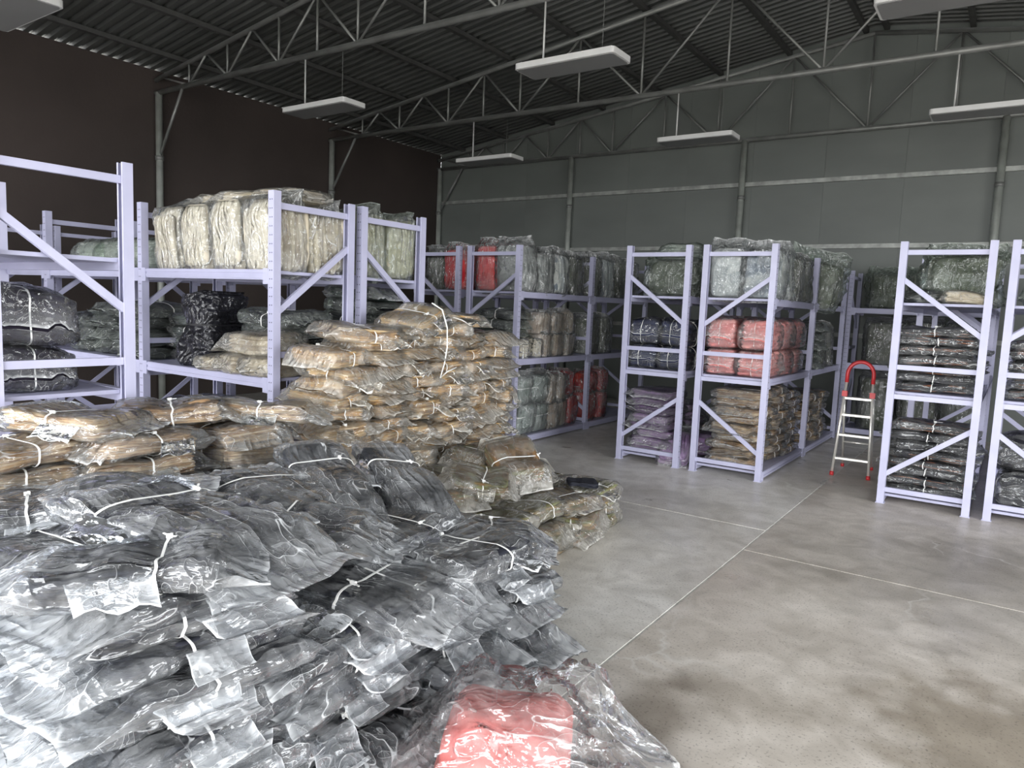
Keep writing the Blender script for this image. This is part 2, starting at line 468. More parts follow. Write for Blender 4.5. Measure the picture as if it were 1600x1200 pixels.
class MB:
    def __init__(self):
        self.v = []
        self.f = []
    def box(self, lo, hi):
        x0, y0, z0 = lo
        x1, y1, z1 = hi
        b = len(self.v)
        self.v += [(x0, y0, z0), (x1, y0, z0), (x1, y1, z0), (x0, y1, z0), (x0, y0, z1), (x1, y0, z1), (x1, y1, z1), (x0, y1, z1)]
        self.f += [tuple(b + i for i in q) for q in ((3, 2, 1, 0), (4, 5, 6, 7), (0, 1, 5, 4), (1, 2, 6, 5), (2, 3, 7, 6), (3, 0, 4, 7))]
        return self
    def tube(self, p, q, r, n=8, r2=None):
        p = Vector(p); q = Vector(q)
        d = (q - p).normalized()
        a = d.orthogonal().normalized()
        c = d.cross(a)
        r2 = r if r2 is None else r2
        b = len(self.v)
        for (o, rr) in ((p, r), (q, r2)):
            for i in range(n):
                t = 2 * PI * i / n
                self.v.append(tuple(o + a * (math.cos(t) * rr) + c * (math.sin(t) * rr)))
        for i in range(n):
            j = (i + 1) % n
            self.f.append((b + i, b + j, b + n + j, b + n + i))
        self.f.append(tuple(b + i for i in range(n - 1, -1, -1)))
        self.f.append(tuple(b + n + i for i in range(n)))
        return self
    def bar(self, p, q, w, h, up=(0, 0, 1)):
        """rectangular bar from p to q, w across, h along up"""
        p = Vector(p); q = Vector(q)
        d = (q - p).normalized()
        u = Vector(up)
        s = d.cross(u).normalized() * (w / 2)
        u = s.cross(d).normalized() * (h / 2)
        b = len(self.v)
        for o in (p, q):
            for (i, j) in ((-1, -1), (1, -1), (1, 1), (-1, 1)):
                self.v.append(tuple(o + s * i + u * j))
        self.f += [tuple(b + i for i in qd) for qd in ((0, 1, 2, 3), (7, 6, 5, 4), (0, 4, 5, 1), (1, 5, 6, 2), (2, 6, 7, 3), (3, 7, 4, 0))]
        return self
    def sweep(self, pts, r, n=8):
        pts = [Vector(p) for p in pts]
        b = len(self.v)
        a = None
        for k, p in enumerate(pts):
            d = (pts[min(k + 1, len(pts) - 1)] - pts[max(k - 1, 0)]).normalized()
            if a is None:
                a = d.orthogonal().normalized()
            a = (a - d * a.dot(d)).normalized()
            c = d.cross(a)
            for i in range(n):
                t = 2 * PI * i / n
                self.v.append(tuple(p + a * (math.cos(t) * r) + c * (math.sin(t) * r)))
        for k in range(len(pts) - 1):
            for i in range(n):
                j = (i + 1) % n
                self.f.append((b + k * n + i, b + k * n + j, b + (k + 1) * n + j, b + (k + 1) * n + i))
        self.f.append(tuple(b + i for i in range(n - 1, -1, -1)))
        e = b + (len(pts) - 1) * n
        self.f.append(tuple(e + i for i in range(n)))
        return self
    def prism(self, poly, z0, z1):
        b = len(self.v)
        n = len(poly)
        self.v += [(x, y, z0) for x, y in poly] + [(x, y, z1) for x, y in poly]
        for i in range(n):
            j = (i + 1) % n
            self.f.append((b + i, b + j, b + n + j, b + n + i))
        self.f.append(tuple(b + i for i in range(n - 1, -1, -1)))
        self.f.append(tuple(b + n + i for i in range(n)))
        return self
    def build(self, name, mat, parent=None, smooth=False):
        return mesh_obj(name, self.v, self.f, mat, parent, smooth)

def tag(o, label=None, cat=None, group=None, kind=None):
    if label: o['label'] = label
    if cat: o['category'] = cat
    if group: o['group'] = group
    if kind: o['kind'] = kind
    return o

def empty(name, loc=(0, 0, 0), rot=(0, 0, 0)):
    o = bpy.data.objects.new(name, None)
    o.empty_display_size = 0.1
    COL.objects.link(o)
    o.location = loc
    o.rotation_euler = rot
    return o

# ------------------------------------------------------------------ setting
XL, XR, YB, YF = -8.97, 5.37, 10.42, -2.5
XRIDGE = -1.80
Z_EAVE, Z_RIDGE = 4.10, 5.11
SL = (Z_RIDGE - Z_EAVE) / (XRIDGE - XL)
def roof_z(x):
    return Z_RIDGE - SL * abs(x - XRIDGE)

# ground outside and floor slabs with joints
g = MB().box((-60, -60, -0.40), (60, 60, -0.16)).build('ground_outside', M['yard'])
tag(g, 'plain concrete yard around the hall', 'ground', kind='structure')
fl = MB().box((XL - .1, YF - .6, -0.15), (XR + .1, YB + .1, -0.003)).build('floor', M['joint'])
tag(fl, 'grey polished concrete floor of slabs with pale joints', 'floor', kind='structure')
J = 0.006
def slab(x0, y0, x1, y1):
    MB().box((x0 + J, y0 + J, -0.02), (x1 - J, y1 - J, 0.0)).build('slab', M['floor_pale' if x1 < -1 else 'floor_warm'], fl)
XJ = -1.225
for (a, b) in ((XL, -5.1), (-5.1, XJ)):
    ys = (YF - .6, 0.6, 4.79, 8.7, YB + .1)
    for c, d in zip(ys[:-1], ys[1:]):
        slab(a, c, b, d)
for (a, b) in ((XJ, 2.6), (2.6, XR)):
    ys = (YF - .6, 0.2, 4.30, 8.2, YB + .1)
    for c, d in zip(ys[:-1], ys[1:]):
        slab(a, c, b, d)

# left wall: dark, thin at the top so that the sky shows under the roof ribs
wl = MB().box((XL - .05, YF, -.15), (XL, YB, Z_EAVE)).build('wall_left', M['wall_dark'])
tag(wl, 'dark brown side wall under the eaves', 'wall', kind='structure')
wr = MB().box((XR, YF, -.15), (XR + .05, .2, roof_z(XR))).box((XR, 5.8, -.15), (XR + .05, YB, roof_z(XR))).box((XR, .2, 3.2), (XR + .05, 5.8, roof_z(XR))).build('wall_right', M['wall_panel'])  # gap left in this wall is added, to let more daylight in
tag(wr, 'grey green side wall opposite the dark one', 'wall', kind='structure')

# front wall with its wide door opening behind the camera
fv = [(XL, -.15), (-7.0, -.15), (-7.0, 3.2), (3.4, 3.2), (3.4, -.15), (XR, -.15), (XR, roof_z(XR)), (XRIDGE, Z_RIDGE), (XL, Z_EAVE)]
nf = len(fv)
wf = mesh_obj('wall_front', [(a, YF - .06, b) for a, b in fv] + [(a, YF, b) for a, b in fv],
              [tuple(range(nf)), tuple(range(2 * nf - 1, nf - 1, -1))] + [(i + nf, (i + 1) % nf + nf, (i + 1) % nf, i) for i in range(nf)], M['wall_panel'])
tag(wf, 'front wall with the wide open door behind the camera', 'wall', kind='structure')

# back wall of tall steel panels
wb = empty('wall_back', (0, YB, 0))
tag(wb, 'grey green steel panel back wall behind the racks', 'wall', kind='structure')
x = XL
k = 0
while x < XR - 0.01:
    x2 = min(x + 0.955, XR)
    poly = [(x + .0008, roof_z(x)), (x2 - .0008, roof_z(x2))]
    if x < XRIDGE < x2:
        poly = [(x + .0008, roof_z(x)), (XRIDGE, Z_RIDGE), (x2 - .0008, roof_z(x2))]
    top = poly
    front = [(px, 0.0, -.15) for px in (x + .0008, x2 - .0008)]
    vs = []
    ring = [(x + .0008, -.15)] + [(x2 - .0008, -.15)] + [(p[0], p[1]) for p in reversed(top)]
    n = len(ring)
    vs = [(p[0], 0.0, p[1]) for p in ring] + [(p[0], 0.06, p[1]) for p in ring]
    fs = [tuple(range(n)), tuple(range(2 * n - 1, n - 1, -1))] + [(i + n, (i + 1) % n + n, (i + 1) % n, i) for i in range(n)]
    mesh_obj('panel', vs, fs, M['wall_panel'], wb)
    x = x2
    k += 1
gv = [(XL, -.15), (XR, -.15), (XR, roof_z(XR)), (XRIDGE, Z_RIDGE), (XL, Z_EAVE)]
mesh_obj('backing_sheet', [(a, .058, b) for a, b in gv] + [(a, .08, b) for a, b in gv],
         [tuple(range(5)), tuple(range(9, 4, -1))] + [(i + 5, (i + 1) % 5 + 5, (i + 1) % 5, i) for i in range(5)], M['wall_panel'], wb)

# roof: ribbed sheet resting on the wall top, ribs running up the slope
def roof_sheet():
    prof = []
    pitch, rib = 0.125, 0.034
    y = YF - 0.3
    while y < YB + 0.1:
        prof += [(y, 0), (y + .055, 0), (y + .072, rib), (y + .108, rib)]
        y += pitch
    prof.append((y, 0))
    vs, fs = [], []
    xs = (XL - .09, XRIDGE, XR + .09)
    for xx in xs:
        for (yy, dz) in prof:
            vs.append((xx, yy, roof_z(xx) + dz))
    n = len(prof)
    for c in range(2):
        for i in range(n - 1):
            fs.append((c * n + i, (c + 1) * n + i, (c + 1) * n + i + 1, c * n + i + 1))
    # a second skin just above gives the sheet its thickness
    m0 = len(vs)
    vs += [(a, b, c + .0035) for a, b, c in vs]
    fs += [tuple(m0 + i for i in reversed(f)) for f in list(fs)]
    return mesh_obj('ceiling', vs, fs, M['roof'])
roof = roof_sheet()
tag(roof, 'dark ribbed steel roof sheet over the whole hall', 'roof', kind='structure')
for side in (-1, 1):
    for i in range(8):
        xx = XRIDGE + side * (0.12 + i * 0.93)
        if xx < XL + .1 or xx > XR - .1:
            continue
        MB().box((xx - .03, YF, roof_z(xx) - .055), (xx + .03, YB, roof_z(xx) - .006)).build('purlin', M['purlin'], roof)

# trusses and columns
BT = [-8.25, -7.5, -6.6, -5.42, -3.75, XRIDGE]
TP = [-7.9, -7.05, -6.0, -4.57, -2.76]
Z_CH = 3.83
def mirror(x):
    return 2 * XRIDGE - x
def truss(Y, label, mat):
    t = empty('roof_truss', (0, Y, Z_CH))
    tag(t, label, 'truss', 'steel roof trusses', 'structure')
    zt = lambda x: roof_z(x) - .115 - Z_CH
    MB().tube((XL, 0, 0), (XR, 0, 0), .030, 10).build('bottom_chord', mat, t, True)
    MB().tube((XL, 0, zt(XL)), (XRIDGE, 0, zt(XRIDGE)), .027, 10).build('top_chord', mat, t, True)
    MB().tube((XRIDGE, 0, zt(XRIDGE)), (XR, 0, zt(XR)), .027, 10).build('top_chord', mat, t, True)
    def web(a, b, r):
        MB().tube(a, b, r, 6).build('web_rod', mat, t, True)
    seq = []
    for i, b in enumerate(BT):
        seq.append((b, 0))
        if i < len(TP):
            seq.append((TP[i], 1))
    for sgn in (0, 1):
        mm = (lambda q: q) if sgn == 0 else mirror
        web((mm(-8.84), 0, zt(mm(-8.84))), (mm(BT[0]), 0, 0), .013)
        for (a, ka), (b, kb) in zip(seq[:-1], seq[1:]):
            xa, xb = mm(a), mm(b)
            web((xa, 0, zt(xa) if ka else 0), (xb, 0, zt(xb) if kb else 0), .014)
        for b in BT[:-1] + TP[2:]:
            xx = mm(b)
            web((xx, 0, 0), (xx, 0, zt(xx)), .013)
    web((XRIDGE, 0, 0), (XRIDGE, 0, zt(XRIDGE)), .013)
    return t
TY = (2.28, 5.03, 7.78, 10.33)
truss(TY[0], 'steel pipe roof truss almost overhead, nearest the open front', M['pipe_dark'])
truss(TY[1], 'steel pipe roof truss, second from the back wall towards the camera', M['pipe_dark'])
truss(TY[2], 'steel pipe roof truss next before the back wall', M['pipe_dark'])
truss(TY[3], 'steel pipe roof truss lying flat against the back wall', M['pipe_dark'])
def column(x, y, brace, label, top=Z_CH):
    c = empty('steel_column', (x, y, 0))
    tag(c, label, 'column', 'round steel columns', 'structure')
    MB().tube((0, 0, 0), (0, 0, top), .042, 12).build('shaft', M['pipe'], c, True)
    MB().box((-.08, -.08, 0), (.08, .08, .012)).build('base_plate', M['pipe'], c)
    MB().tube((0, 0, 3.02), (0, 0, 3.07), .052, 12).build('collar', M['pipe_dark'], c, True)
    if brace:
        MB().tube((0, 0, 3.05), (.52, 0, top - .01), .018, 8).build('knee_brace', M['pipe_dark'], c, True)
    return c
column(XL + .06, TY[0], True, 'round steel column on the dark wall nearest the open front')
column(XL + .06, TY[1], True, 'pale round steel column on the dark wall, nearest the left picture edge')
column(XL + .06, TY[2], True, 'pale round steel column midway along the dark wall')
column(XL + .06, TY[3], True, 'round steel column in the corner of dark and grey walls')
for xx, lb in ((-6.14, 'round steel column on the back wall above the red bales'), (-3.35, 'round steel column on the back wall in the middle of the picture'),
               (-.32, 'round steel column on the back wall above the ladder aisle at right'), (2.6, 'round steel column on the back wall farthest from the dark wall')):
    column(xx, TY[3], False, lb)
for i, z in enumerate((3.23, 2.36, 1.2)):
    tr = MB().box((XL, YB - .05, z - .028), (XR, YB - .002, z + .028)).build('trim_%d' % (i + 1), M['rail'])
    tag(tr, ['upper', 'middle', 'lower'][i] + ' horizontal steel wall rail along the back wall', 'rail', kind='structure')

# ------------------------------------------------------------------ hanging lamps
def lamp(x0, x1, y, label, z=3.27):
    t = empty('hanging_panel_lamp', ((x0 + x1) / 2, y, z))
    tag(t, label, 'lamp', 'flat panel lamps hung from the trusses')
    L = x1 - x0
    W = 0.30
    h = MB()
    pts = []
    c = .03
    for (sx, sy) in ((-1, -1), (1, -1), (1, 1), (-1, 1)):
        for k in range(4):
            a = math.atan2(sy, sx) - PI / 4 + PI / 2 * k / 3
            pts.append((sx * (L / 2 - c) + c * math.cos(a), sy * (W / 2 - c) + c * math.sin(a)))
    h.prism(pts, 0, .045)
    h.build('housing', M['light'], t)
    MB().prism([(px * .965, py * .90) for px, py in pts], -.006, .001).build('diffuser', M['diffuser'], t)
    for px in (-L * .30,):
        MB().tube((px, 0, .04), (px, 0, Z_CH - z - .028), .008, 8).build('hanger_rod', M['light'], t, True)
        MB().tube((px, 0, .04), (px, 0, .06), .02, 8).build('rod_socket', M['light'], t, True)
    MB().tube((L * .30, 0, .04), (L * .30, 0, Z_CH - z - .028), .0022, 6).build('hanger_wire', M['pipe_dark'], t)
for (a, b, y, lb) in ((-6.36, -5.44, TY[1], 'flat white lamp hung from the second truss near the dark wall'),
                      (-3.47, -2.59, TY[1], 'large flat white lamp hung centre top of the picture'),
                      (-.88, .05, TY[1], 'flat white lamp in the top right corner of the picture'),
                      (-6.33, -5.42, TY[2], 'small far flat lamp above the red bales'),
                      (-3.46, -2.62, TY[2], 'flat lamp hung before the middle of the back wall'),
                      (-.83, .08, TY[2], 'flat lamp hung before the right part of the back wall'),
                      (-6.36, -5.45, TY[0], 'flat lamp cropped by the top left corner of the picture')):
    lamp(a, b, y, lb)

# ------------------------------------------------------------------ racks
def post_mesh(h):
    """C-shaped perforated upright, open towards +x"""
    w, d, t, lip = .052, .050, .003, .012
    poly = [(0, -w / 2), (d, -w / 2), (d, -w / 2 + lip), (d - t, -w / 2 + lip), (d - t, -w / 2 + t), (t, -w / 2 + t),
            (t, w / 2 - t), (d - t, w / 2 - t), (d - t, w / 2 - lip), (d, w / 2 - lip), (d, w / 2), (0, w / 2)]
    b = MB().prism(poly, 0, h)
    me = bpy.data.meshes.new('post')
    me.from_pydata(b.v, [], b.f)
    me.materials.append(M['rack'])
    me.materials.append(M['hole'])
    return me
POST = post_mesh(2.0)
def hole_mesh():
    b = MB()
    z = .10
    while z < 1.98:
        for dy in (-.009, .009):
            b.tube((-.0006, dy, z), (.0012, dy, z), .0038, 6)
        z += .05
    me = bpy.data.meshes.new('punched_holes')
    me.from_pydata(b.v, [], b.f)
    me.materials.append(M['hole'])
    return me
HOLES = hole_mesh()

LV = (.075, .875, 1.55)
def rack_row(loc, rotz, label, nb, bay, w=.62, flip=False, levels=LV, skip=()):
    """row of rack bays: local y runs along the row, local x across it"""
    t = empty('shelving_rack', loc, (0, 0, rotz))
    tag(t, label, 'rack', 'lavender steel racks')
    for i in range(nb + 1):
        y = i * bay
        for side in (0, 1):
            p = bpy.data.objects.new('post', POST)
            COL.objects.link(p)
            p.parent = t
            p.location = (0 if side == 0 else w, y, 0)
            if side:
                p.rotation_euler = (0, 0, PI)
            hq = bpy.data.objects.new('punched_holes', HOLES)
            COL.objects.link(hq)
            hq.parent = p
            hq['kind'] = 'stuff'
            MB().box((-.006 if side == 0 else w - .056, y - .032, 0), (.056 if side == 0 else w + .006, y + .032, .006)).build('foot_plate', M['rack'], t)
        a, b = .04, w - .04
        for z in (1.92, 1.06, .835, .11):
            MB().box((a, y - .012, z - .018), (b, y + .012, z + .018)).build('frame_rail', M['rack'], t)
        for (za, zb) in (((1.72, 1.31), (.23, .63)) if not flip else ((1.31, 1.72), (.63, .23))):
            MB().bar((a, y - .004, za), (b, y - .004, zb), .022, .036).build('brace', M['rack'], t)
    for i in range(nb):
        y0, y1 = i * bay + .026, (i + 1) * bay - .026
        for z in levels:
            for side in (0, 1):
                xx = (.008, .048) if side == 0 else (w - .048, w - .008)
                bm = MB()
                bm.box((xx[0], y0, z - .060), (xx[1], y1, z))
                lipx = (xx[0] - .006, xx[0]) if side == 0 else (xx[1], xx[1] + .006)
                bm.box((lipx[0], y0, z - .052), (lipx[1], y1, z - .036))
                bm.box((lipx[0], y0, z - .020), (lipx[1], y1, z - .004))
                be = bm.build('beam', M['rack'], t)
                for (yy, s) in ((y0, 1), (y1, -1)):
                    MB().box((xx[0] - .009 if side == 0 else xx[1], min(yy, yy + s * .045), z - .085), (xx[0] if side == 0 else xx[1] + .009, max(yy, yy + s * .045), z + .005)).build('end_bracket', M['rack'], be)
            nbd = 3
            for k in range(nbd):
                ya = y0 + .004 + (y1 - y0 - .008) * k / nbd
                yb = y0 + .004 + (y1 - y0 - .008) * (k + 1) / nbd
                MB().box((.050, ya + .001, z - .022), (w - .050, yb - .001, z - .003)).build('shelf_board', M['board'], t)
    return t

WL = .615
LVL = (.075, .92, 1.555)
ROW = {}
ROW['A'] = ((-3.543, 1.239), PI / 2)
ROW['B'] = ((-3.543, 2.653), PI / 2)
ROW['C'] = ((-3.543, 3.330), PI / 2)
ROW['D'] = ((-5.425, 5.94), 0)
ROW['E'] = ((-4.700, 5.94), 0)
ROW['P'] = ((-3.024, 6.20), 0)
ROW['K'] = ((-2.293, 6.20), 0)
ROW['R'] = ((-.769, 6.19), 0)
ROW['S'] = ((-.074, 6.19), 0)
WR = {'A': WL, 'B': WL, 'C': WL, 'D': .62, 'E': .655, 'P': .62, 'K': .63, 'R': .613, 'S': .613}
def place_row(r, label, nb, bay, flip, lv):
    (x, y), rz = ROW[r]
    rack_row((x, y, 0), rz, label, nb, bay, WR[r], flip, lv)
place_row('A', 'lavender steel rack at the left edge, end frame nearest the camera', 3, 1.42, False, LVL)
place_row('B', 'lavender steel rack with cream bales on top, left of the tan pile', 3, 1.42, True, LVL)
place_row('C', 'lavender steel rack back to back behind the cream bale rack', 3, 1.42, False, LVL)
place_row('D', 'lavender steel rack behind the tan pile, holding the first red bales', 2, 1.50, False, LV)
place_row('E', 'lavender steel rack with sage and red bundles on its bottom shelf', 2, 1.50, True, LV)
place_row('P', 'lavender steel rack with mauve bundles at the bottom', 2, 1.52, False, LV)
place_row('K', 'lavender steel rack with pink bales on its middle shelf', 2, 1.52, True, LV)
place_row('R', 'lavender steel rack of black bundles right of the ladder', 2, 1.52, False, LV)
place_row('S', 'lavender steel rack cut off by the right edge of the picture', 2, 1.52, True, LV)

def rpos(r, lx, ly):
    (x, y), rz = ROW[r]
    if rz == 0:
        return x + lx, y + ly, 0.0
    return x - ly, y + lx, rz

# ------------------------------------------------------------------ bundles
def nz(x, y, z):
    return noise.noise(Vector((x, y, z)))
def sup(c, p):
    return math.copysign(abs(c) ** (2.0 / p), c)

class Spec:
    def __init__(s, L, W, H, nl, fab, film, ties=(('x', 0.0),), flap=(.06, .12), res=(26, 24), crumple=.010, gap=.007, mode='flat', pinch=.22, pillow=.25, wave=.012, strap='strap', sw=.007, groove=.012, jit=.007, cs=1.0, cz=1.0, coff=0.0, tabs=0):
        s.__dict__.update(locals())

def make_variant(sp, seed):
    rnd = random.Random(seed)
    L, W, H = sp.L * rnd.uniform(.94, 1.06), sp.W * rnd.uniform(.94, 1.06), sp.H
    sx, sy, sz = rnd.uniform(-50, 50), rnd.uniform(-50, 50), rnd.uniform(-50, 50)
    def D(x, y, z):
        # shared deformation: pinching at the ties, pillow ends, sag
        u = min(1.3, abs(x) / (L / 2)); v = min(1.2, abs(y) / (W / 2))
        k = 1 - sp.pillow * (.55 * u ** 4 + .45 * v ** 4)
        ky = 1.0
        kx = 1.0
        for ax, pos in sp.ties:
            if ax == 'x':
                e = math.exp(-((x - pos * L) / (.16 * L)) ** 2)
                ky *= 1 - .35 * sp.pinch * e
            else:
                e = math.exp(-((y - pos * W) / (.16 * W)) ** 2)
                kx *= 1 - .2 * sp.pinch * e
            k *= 1 - sp.pinch * e
        zz = H / 2 + (z - H / 2) * k - H * .5 * (1 - k) * .55
        zz += sp.wave * nz(x * 4 + sx, y * 4 + sy, sz)
        yy = y * ky + sp.wave * 1.2 * nz(x * 3 + sy, sz, z * 5)
        return x * kx, yy, zz
    def mapm(p):
        x, y, z = p
        if sp.mode == 'flat':
            return (x, y, z)
        if sp.mode == 'side':      # layers upright, long side horizontal
            return (x, z - H / 2, y + W / 2)
        return (y, z - H / 2, x + L / 2)      # 'vert': long side upright, gathered end on top
    # --- folded cloth
    Lf, Wf, Hf = L, W, H
    L, W, H = L * sp.cs, W * sp.cs, H * sp.cz
    n = max(16, int(sp.res[1] * 1.1) // 2 * 2)
    vs, fs, lay = [], [], []
    rings = []
    h = H / sp.nl
    for k in range(sp.nl):
        dx, dy = rnd.gauss(0, sp.jit), rnd.gauss(0, sp.jit * .8)
        ax, ay = L / 2 * rnd.uniform(.91, .965), W / 2 * rnd.uniform(.90, .96)
        rot = rnd.gauss(0, .025)
        lv = rnd.random()
        for (fz, ins) in ((0.04, sp.groove), (0.30, 0.0), (0.72, 0.0), (0.96, sp.groove)):
            r = []
            for i in range(n):
                t = 2 * PI * (i + .5) / n
                px = (ax - ins) * sup(math.cos(t), 7) + dx
                py = (ay - ins) * sup(math.sin(t), 7) + dy
                w = 1 + .035 * nz(px * 9 + sx, py * 9 + k * 3.1, sz)
                px, py = (px * math.cos(rot) - py * math.sin(rot)) * w, (px * math.sin(rot) + py * math.cos(rot)) * w
                zz = k * h + fz * h + .25 * h * nz(px * 7 + sz, py * 7, k * 1.7)
                zz = max(.002, min(H - .001, zz))
                r.append(len(vs))
                vs.append(D(px, py, zz)); lay.append(lv)
            rings.append((r, lv, dx, dy))
    for (a, _, _, _), (b, _, _, _) in zip(rings[:-1], rings[1:]):
        for i in range(n):
            j = (i + 1) % n
            fs.append((a[i], a[j], b[j], b[i]))
    def cap(ring, lv, top, dx, dy):
        prev = ring
        for s in (.8, .52, .24):
            cur = []
            for i in range(n):
                p = vs[ring[i]]
                px, py = dx + (p[0] - dx) * s, dy + (p[1] - dy) * s
                zz = (H if top else 0) + (.012 * nz(px * 11 + sx, py * 11 + sy, 7.7) - .004 if top else .002)
                q = D(px, py, zz)
                cur.append(len(vs)); vs.append((px, py, q[2])); lay.append(lv)
            for i in range(n):
                j = (i + 1) % n
                fs.append((prev[i], prev[j], cur[j], cur[i]) if top else (prev[j], prev[i], cur[i], cur[j]))
            prev = cur
        fs.append(tuple(prev) if top else tuple(reversed(prev)))
    cap(rings[-1][0], rings[-1][1], True, rings[-1][2], rings[-1][3])
    cap(rings[0][0], rings[0][1], False, rings[0][2], rings[0][3])
    me = bpy.data.meshes.new('folded_cloth')
    L, W, H = Lf, Wf, Hf
    vs = [(p[0] + sp.coff * L, p[1], p[2]) for p in vs]
    me.from_pydata([mapm(p) for p in vs], [], fs)
    me.materials.append(F[sp.fab])
    at = me.attributes.new('layer', 'FLOAT', 'POINT')
    at.data.foreach_set('value', lay)
    me.polygons.foreach_set('use_smooth', [True] * len(me.polygons))
    # --- film sleeve
    g = sp.gap
    f0, f1 = [f * rnd.uniform(.75, 1.3) for f in sp.flap]
    nu, nv = sp.res
    us = []
    nb = nu
    for i in range(5):
        us.append(-L / 2 - f0 * (1 - i / 5))
    for i in range(nb + 1):
        us.append(-L / 2 + L * i / nb)
    for i in range(1, 7):
        us.append(L / 2 + f1 * i / 6)
    curl0, curl1 = rnd.uniform(-.03, .02), rnd.uniform(-.06, .03)
    gather0, gather1 = rnd.uniform(.05, .35), rnd.uniform(-.1, .3)
    gat = []
    sv = []
    for x in us:
        over = 0.0
        side = 0
        if x < -L / 2:
            over = (-L / 2 - x) / f0; side = 0
        elif x > L / 2:
            over = (x - L / 2) / f1; side = 1
        xc = max(-L / 2, min(L / 2, x))
        for i in range(nv):
            t = 2 * PI * (i + .5) / nv
            cy, cz = sup(math.cos(t), 4.5), sup(math.sin(t), 4.5)
            py, pz = (W / 2 + g) * cy, H / 2 + (H / 2 + g) * cz
            qx, qy, qz = D(xc, py, pz)
            # crumple: ridged, outward only
            a = sp.crumple
            rdg = 1 - 2.2 * abs(nz(xc * 5 + sx + over * 1.2, qy * 17 + sy, qz * 17 + sz))
            rdg += .6 * (1 - 2.2 * abs(nz(xc * 15 + sy, qy * 26, qz * 26 + sx)))
            d = a * .5 * rdg
            qy += d * cy * 1.2
            qz += d * cz
            qx = qx + (x - xc)
            if over > 0:
                kk = 1 - over ** .55
                zc = H * (.42 if side else .5)
                ga = (gather1 if side else gather0)
                qz = zc + (qz - zc) * (kk * .94 + .06) + (curl1 if side else curl0) * over ** 1.6 - .18 * H * over
                fold = .5 * nz(qy * 16 + sx, over * 1.3 + side * 5, sz) + .3 * nz(qy * 38, over + side, sx)
                qz += fold * min(.05, H * .7) * over
                qy *= 1 - ga * over * .8
                qx += .35 * (f1 if side else -f0) * nz(qy * 9, sy + side * 4, 2.2) * over
            if sp.mode == 'flat':
                qz = max(qz, .0015)
            sv.append((qx, qy, qz))
            gat.append(over)
    ff = []
    nr = len(us)
    for k in range(nr - 1):
        for i in range(nv):
            j = (i + 1) % nv
            ff.append((k * nv + i, k * nv + j, (k + 1) * nv + j, (k + 1) * nv + i))
    ms = bpy.data.meshes.new('plastic_sleeve')
    ms.from_pydata([mapm(p) for p in sv], [], ff)
    ms.materials.append(PL[sp.film + '_v' if sp.mode == 'vert' and sp.film + '_v' in PL else sp.film])
    ga_ = ms.attributes.new('gather', 'FLOAT', 'POINT')
    ga_.data.foreach_set('value', gat)
    ms.polygons.foreach_set('use_smooth', [True] * len(ms.polygons))
    # --- straps
    straps = []
    for ax, pos in sp.ties:
        loop = []
        m = 30
        for i in range(m):
            t = 2 * PI * i / m
            c, s_ = sup(math.cos(t), 4.5), sup(math.sin(t), 4.5)
            e = sp.crumple * .55 + .004
            if ax == 'x':
                px, py, pz = pos * L + .012 * nz(c * 2, s_ * 2, sx), (W / 2 + g) * c, H / 2 + (H / 2 + g) * s_
                q = D(px, py, pz)
                loop.append((Vector((q[0], q[1] + c * e, max(.002, q[2] + s_ * e))), Vector((1, 0, 0))))
            else:
                px, py, pz = (L / 2 + g) * c, pos * W + .012 * nz(c * 2, s_ * 2, sy), H / 2 + (H / 2 + g) * s_
                q = D(px, py, pz)
                loop.append((Vector((q[0] + c * e, q[1], max(.002, q[2] + s_ * e))), Vector((0, 1, 0))))
        ctr = Vector((0, 0, H / 2))
        v2, f2 = [], []
        for (p, axv) in loop:
            outw = (p - ctr); outw -= axv * outw.dot(axv); outw.normalize()
            for (a, b) in ((-1, 0), (1, 0), (1, 1), (-1, 1)):
                v2.append(tuple(p + axv * (a * sp.sw / 2) + outw * (b * .0028)))
        for i in range(m):
            j = (i + 1) % m
            for a in range(4):
                b = (a + 1) % 4
                f2.append((i * 4 + a, i * 4 + b, j * 4 + b, j * 4 + a))
        # knot with two tails on the top
        kp, axv = loop[int(m * rnd.uniform(.12, .38))]
        b = MB()
        b.tube(kp - axv * .009 + Vector((0, 0, .003)), kp + axv * .009 + Vector((0, 0, .003)), .007, 6)
        for sg in (-1, 1):
            p1 = kp + Vector((rnd.uniform(-.03, .03), rnd.uniform(-.03, .03), .006)) + axv * sg * .02
            b.bar(kp + Vector((0, 0, .004)), p1, .006, .002)
        base = len(v2)
        v2 += b.v
        f2 += [tuple(base + i for i in q) for q in b.f]
        mt = bpy.data.meshes.new('tie_strap')
        mt.from_pydata([mapm(tuple(p)) for p in v2], [], f2)
        mt.materials.append(M[sp.strap])
        straps.append(mt)
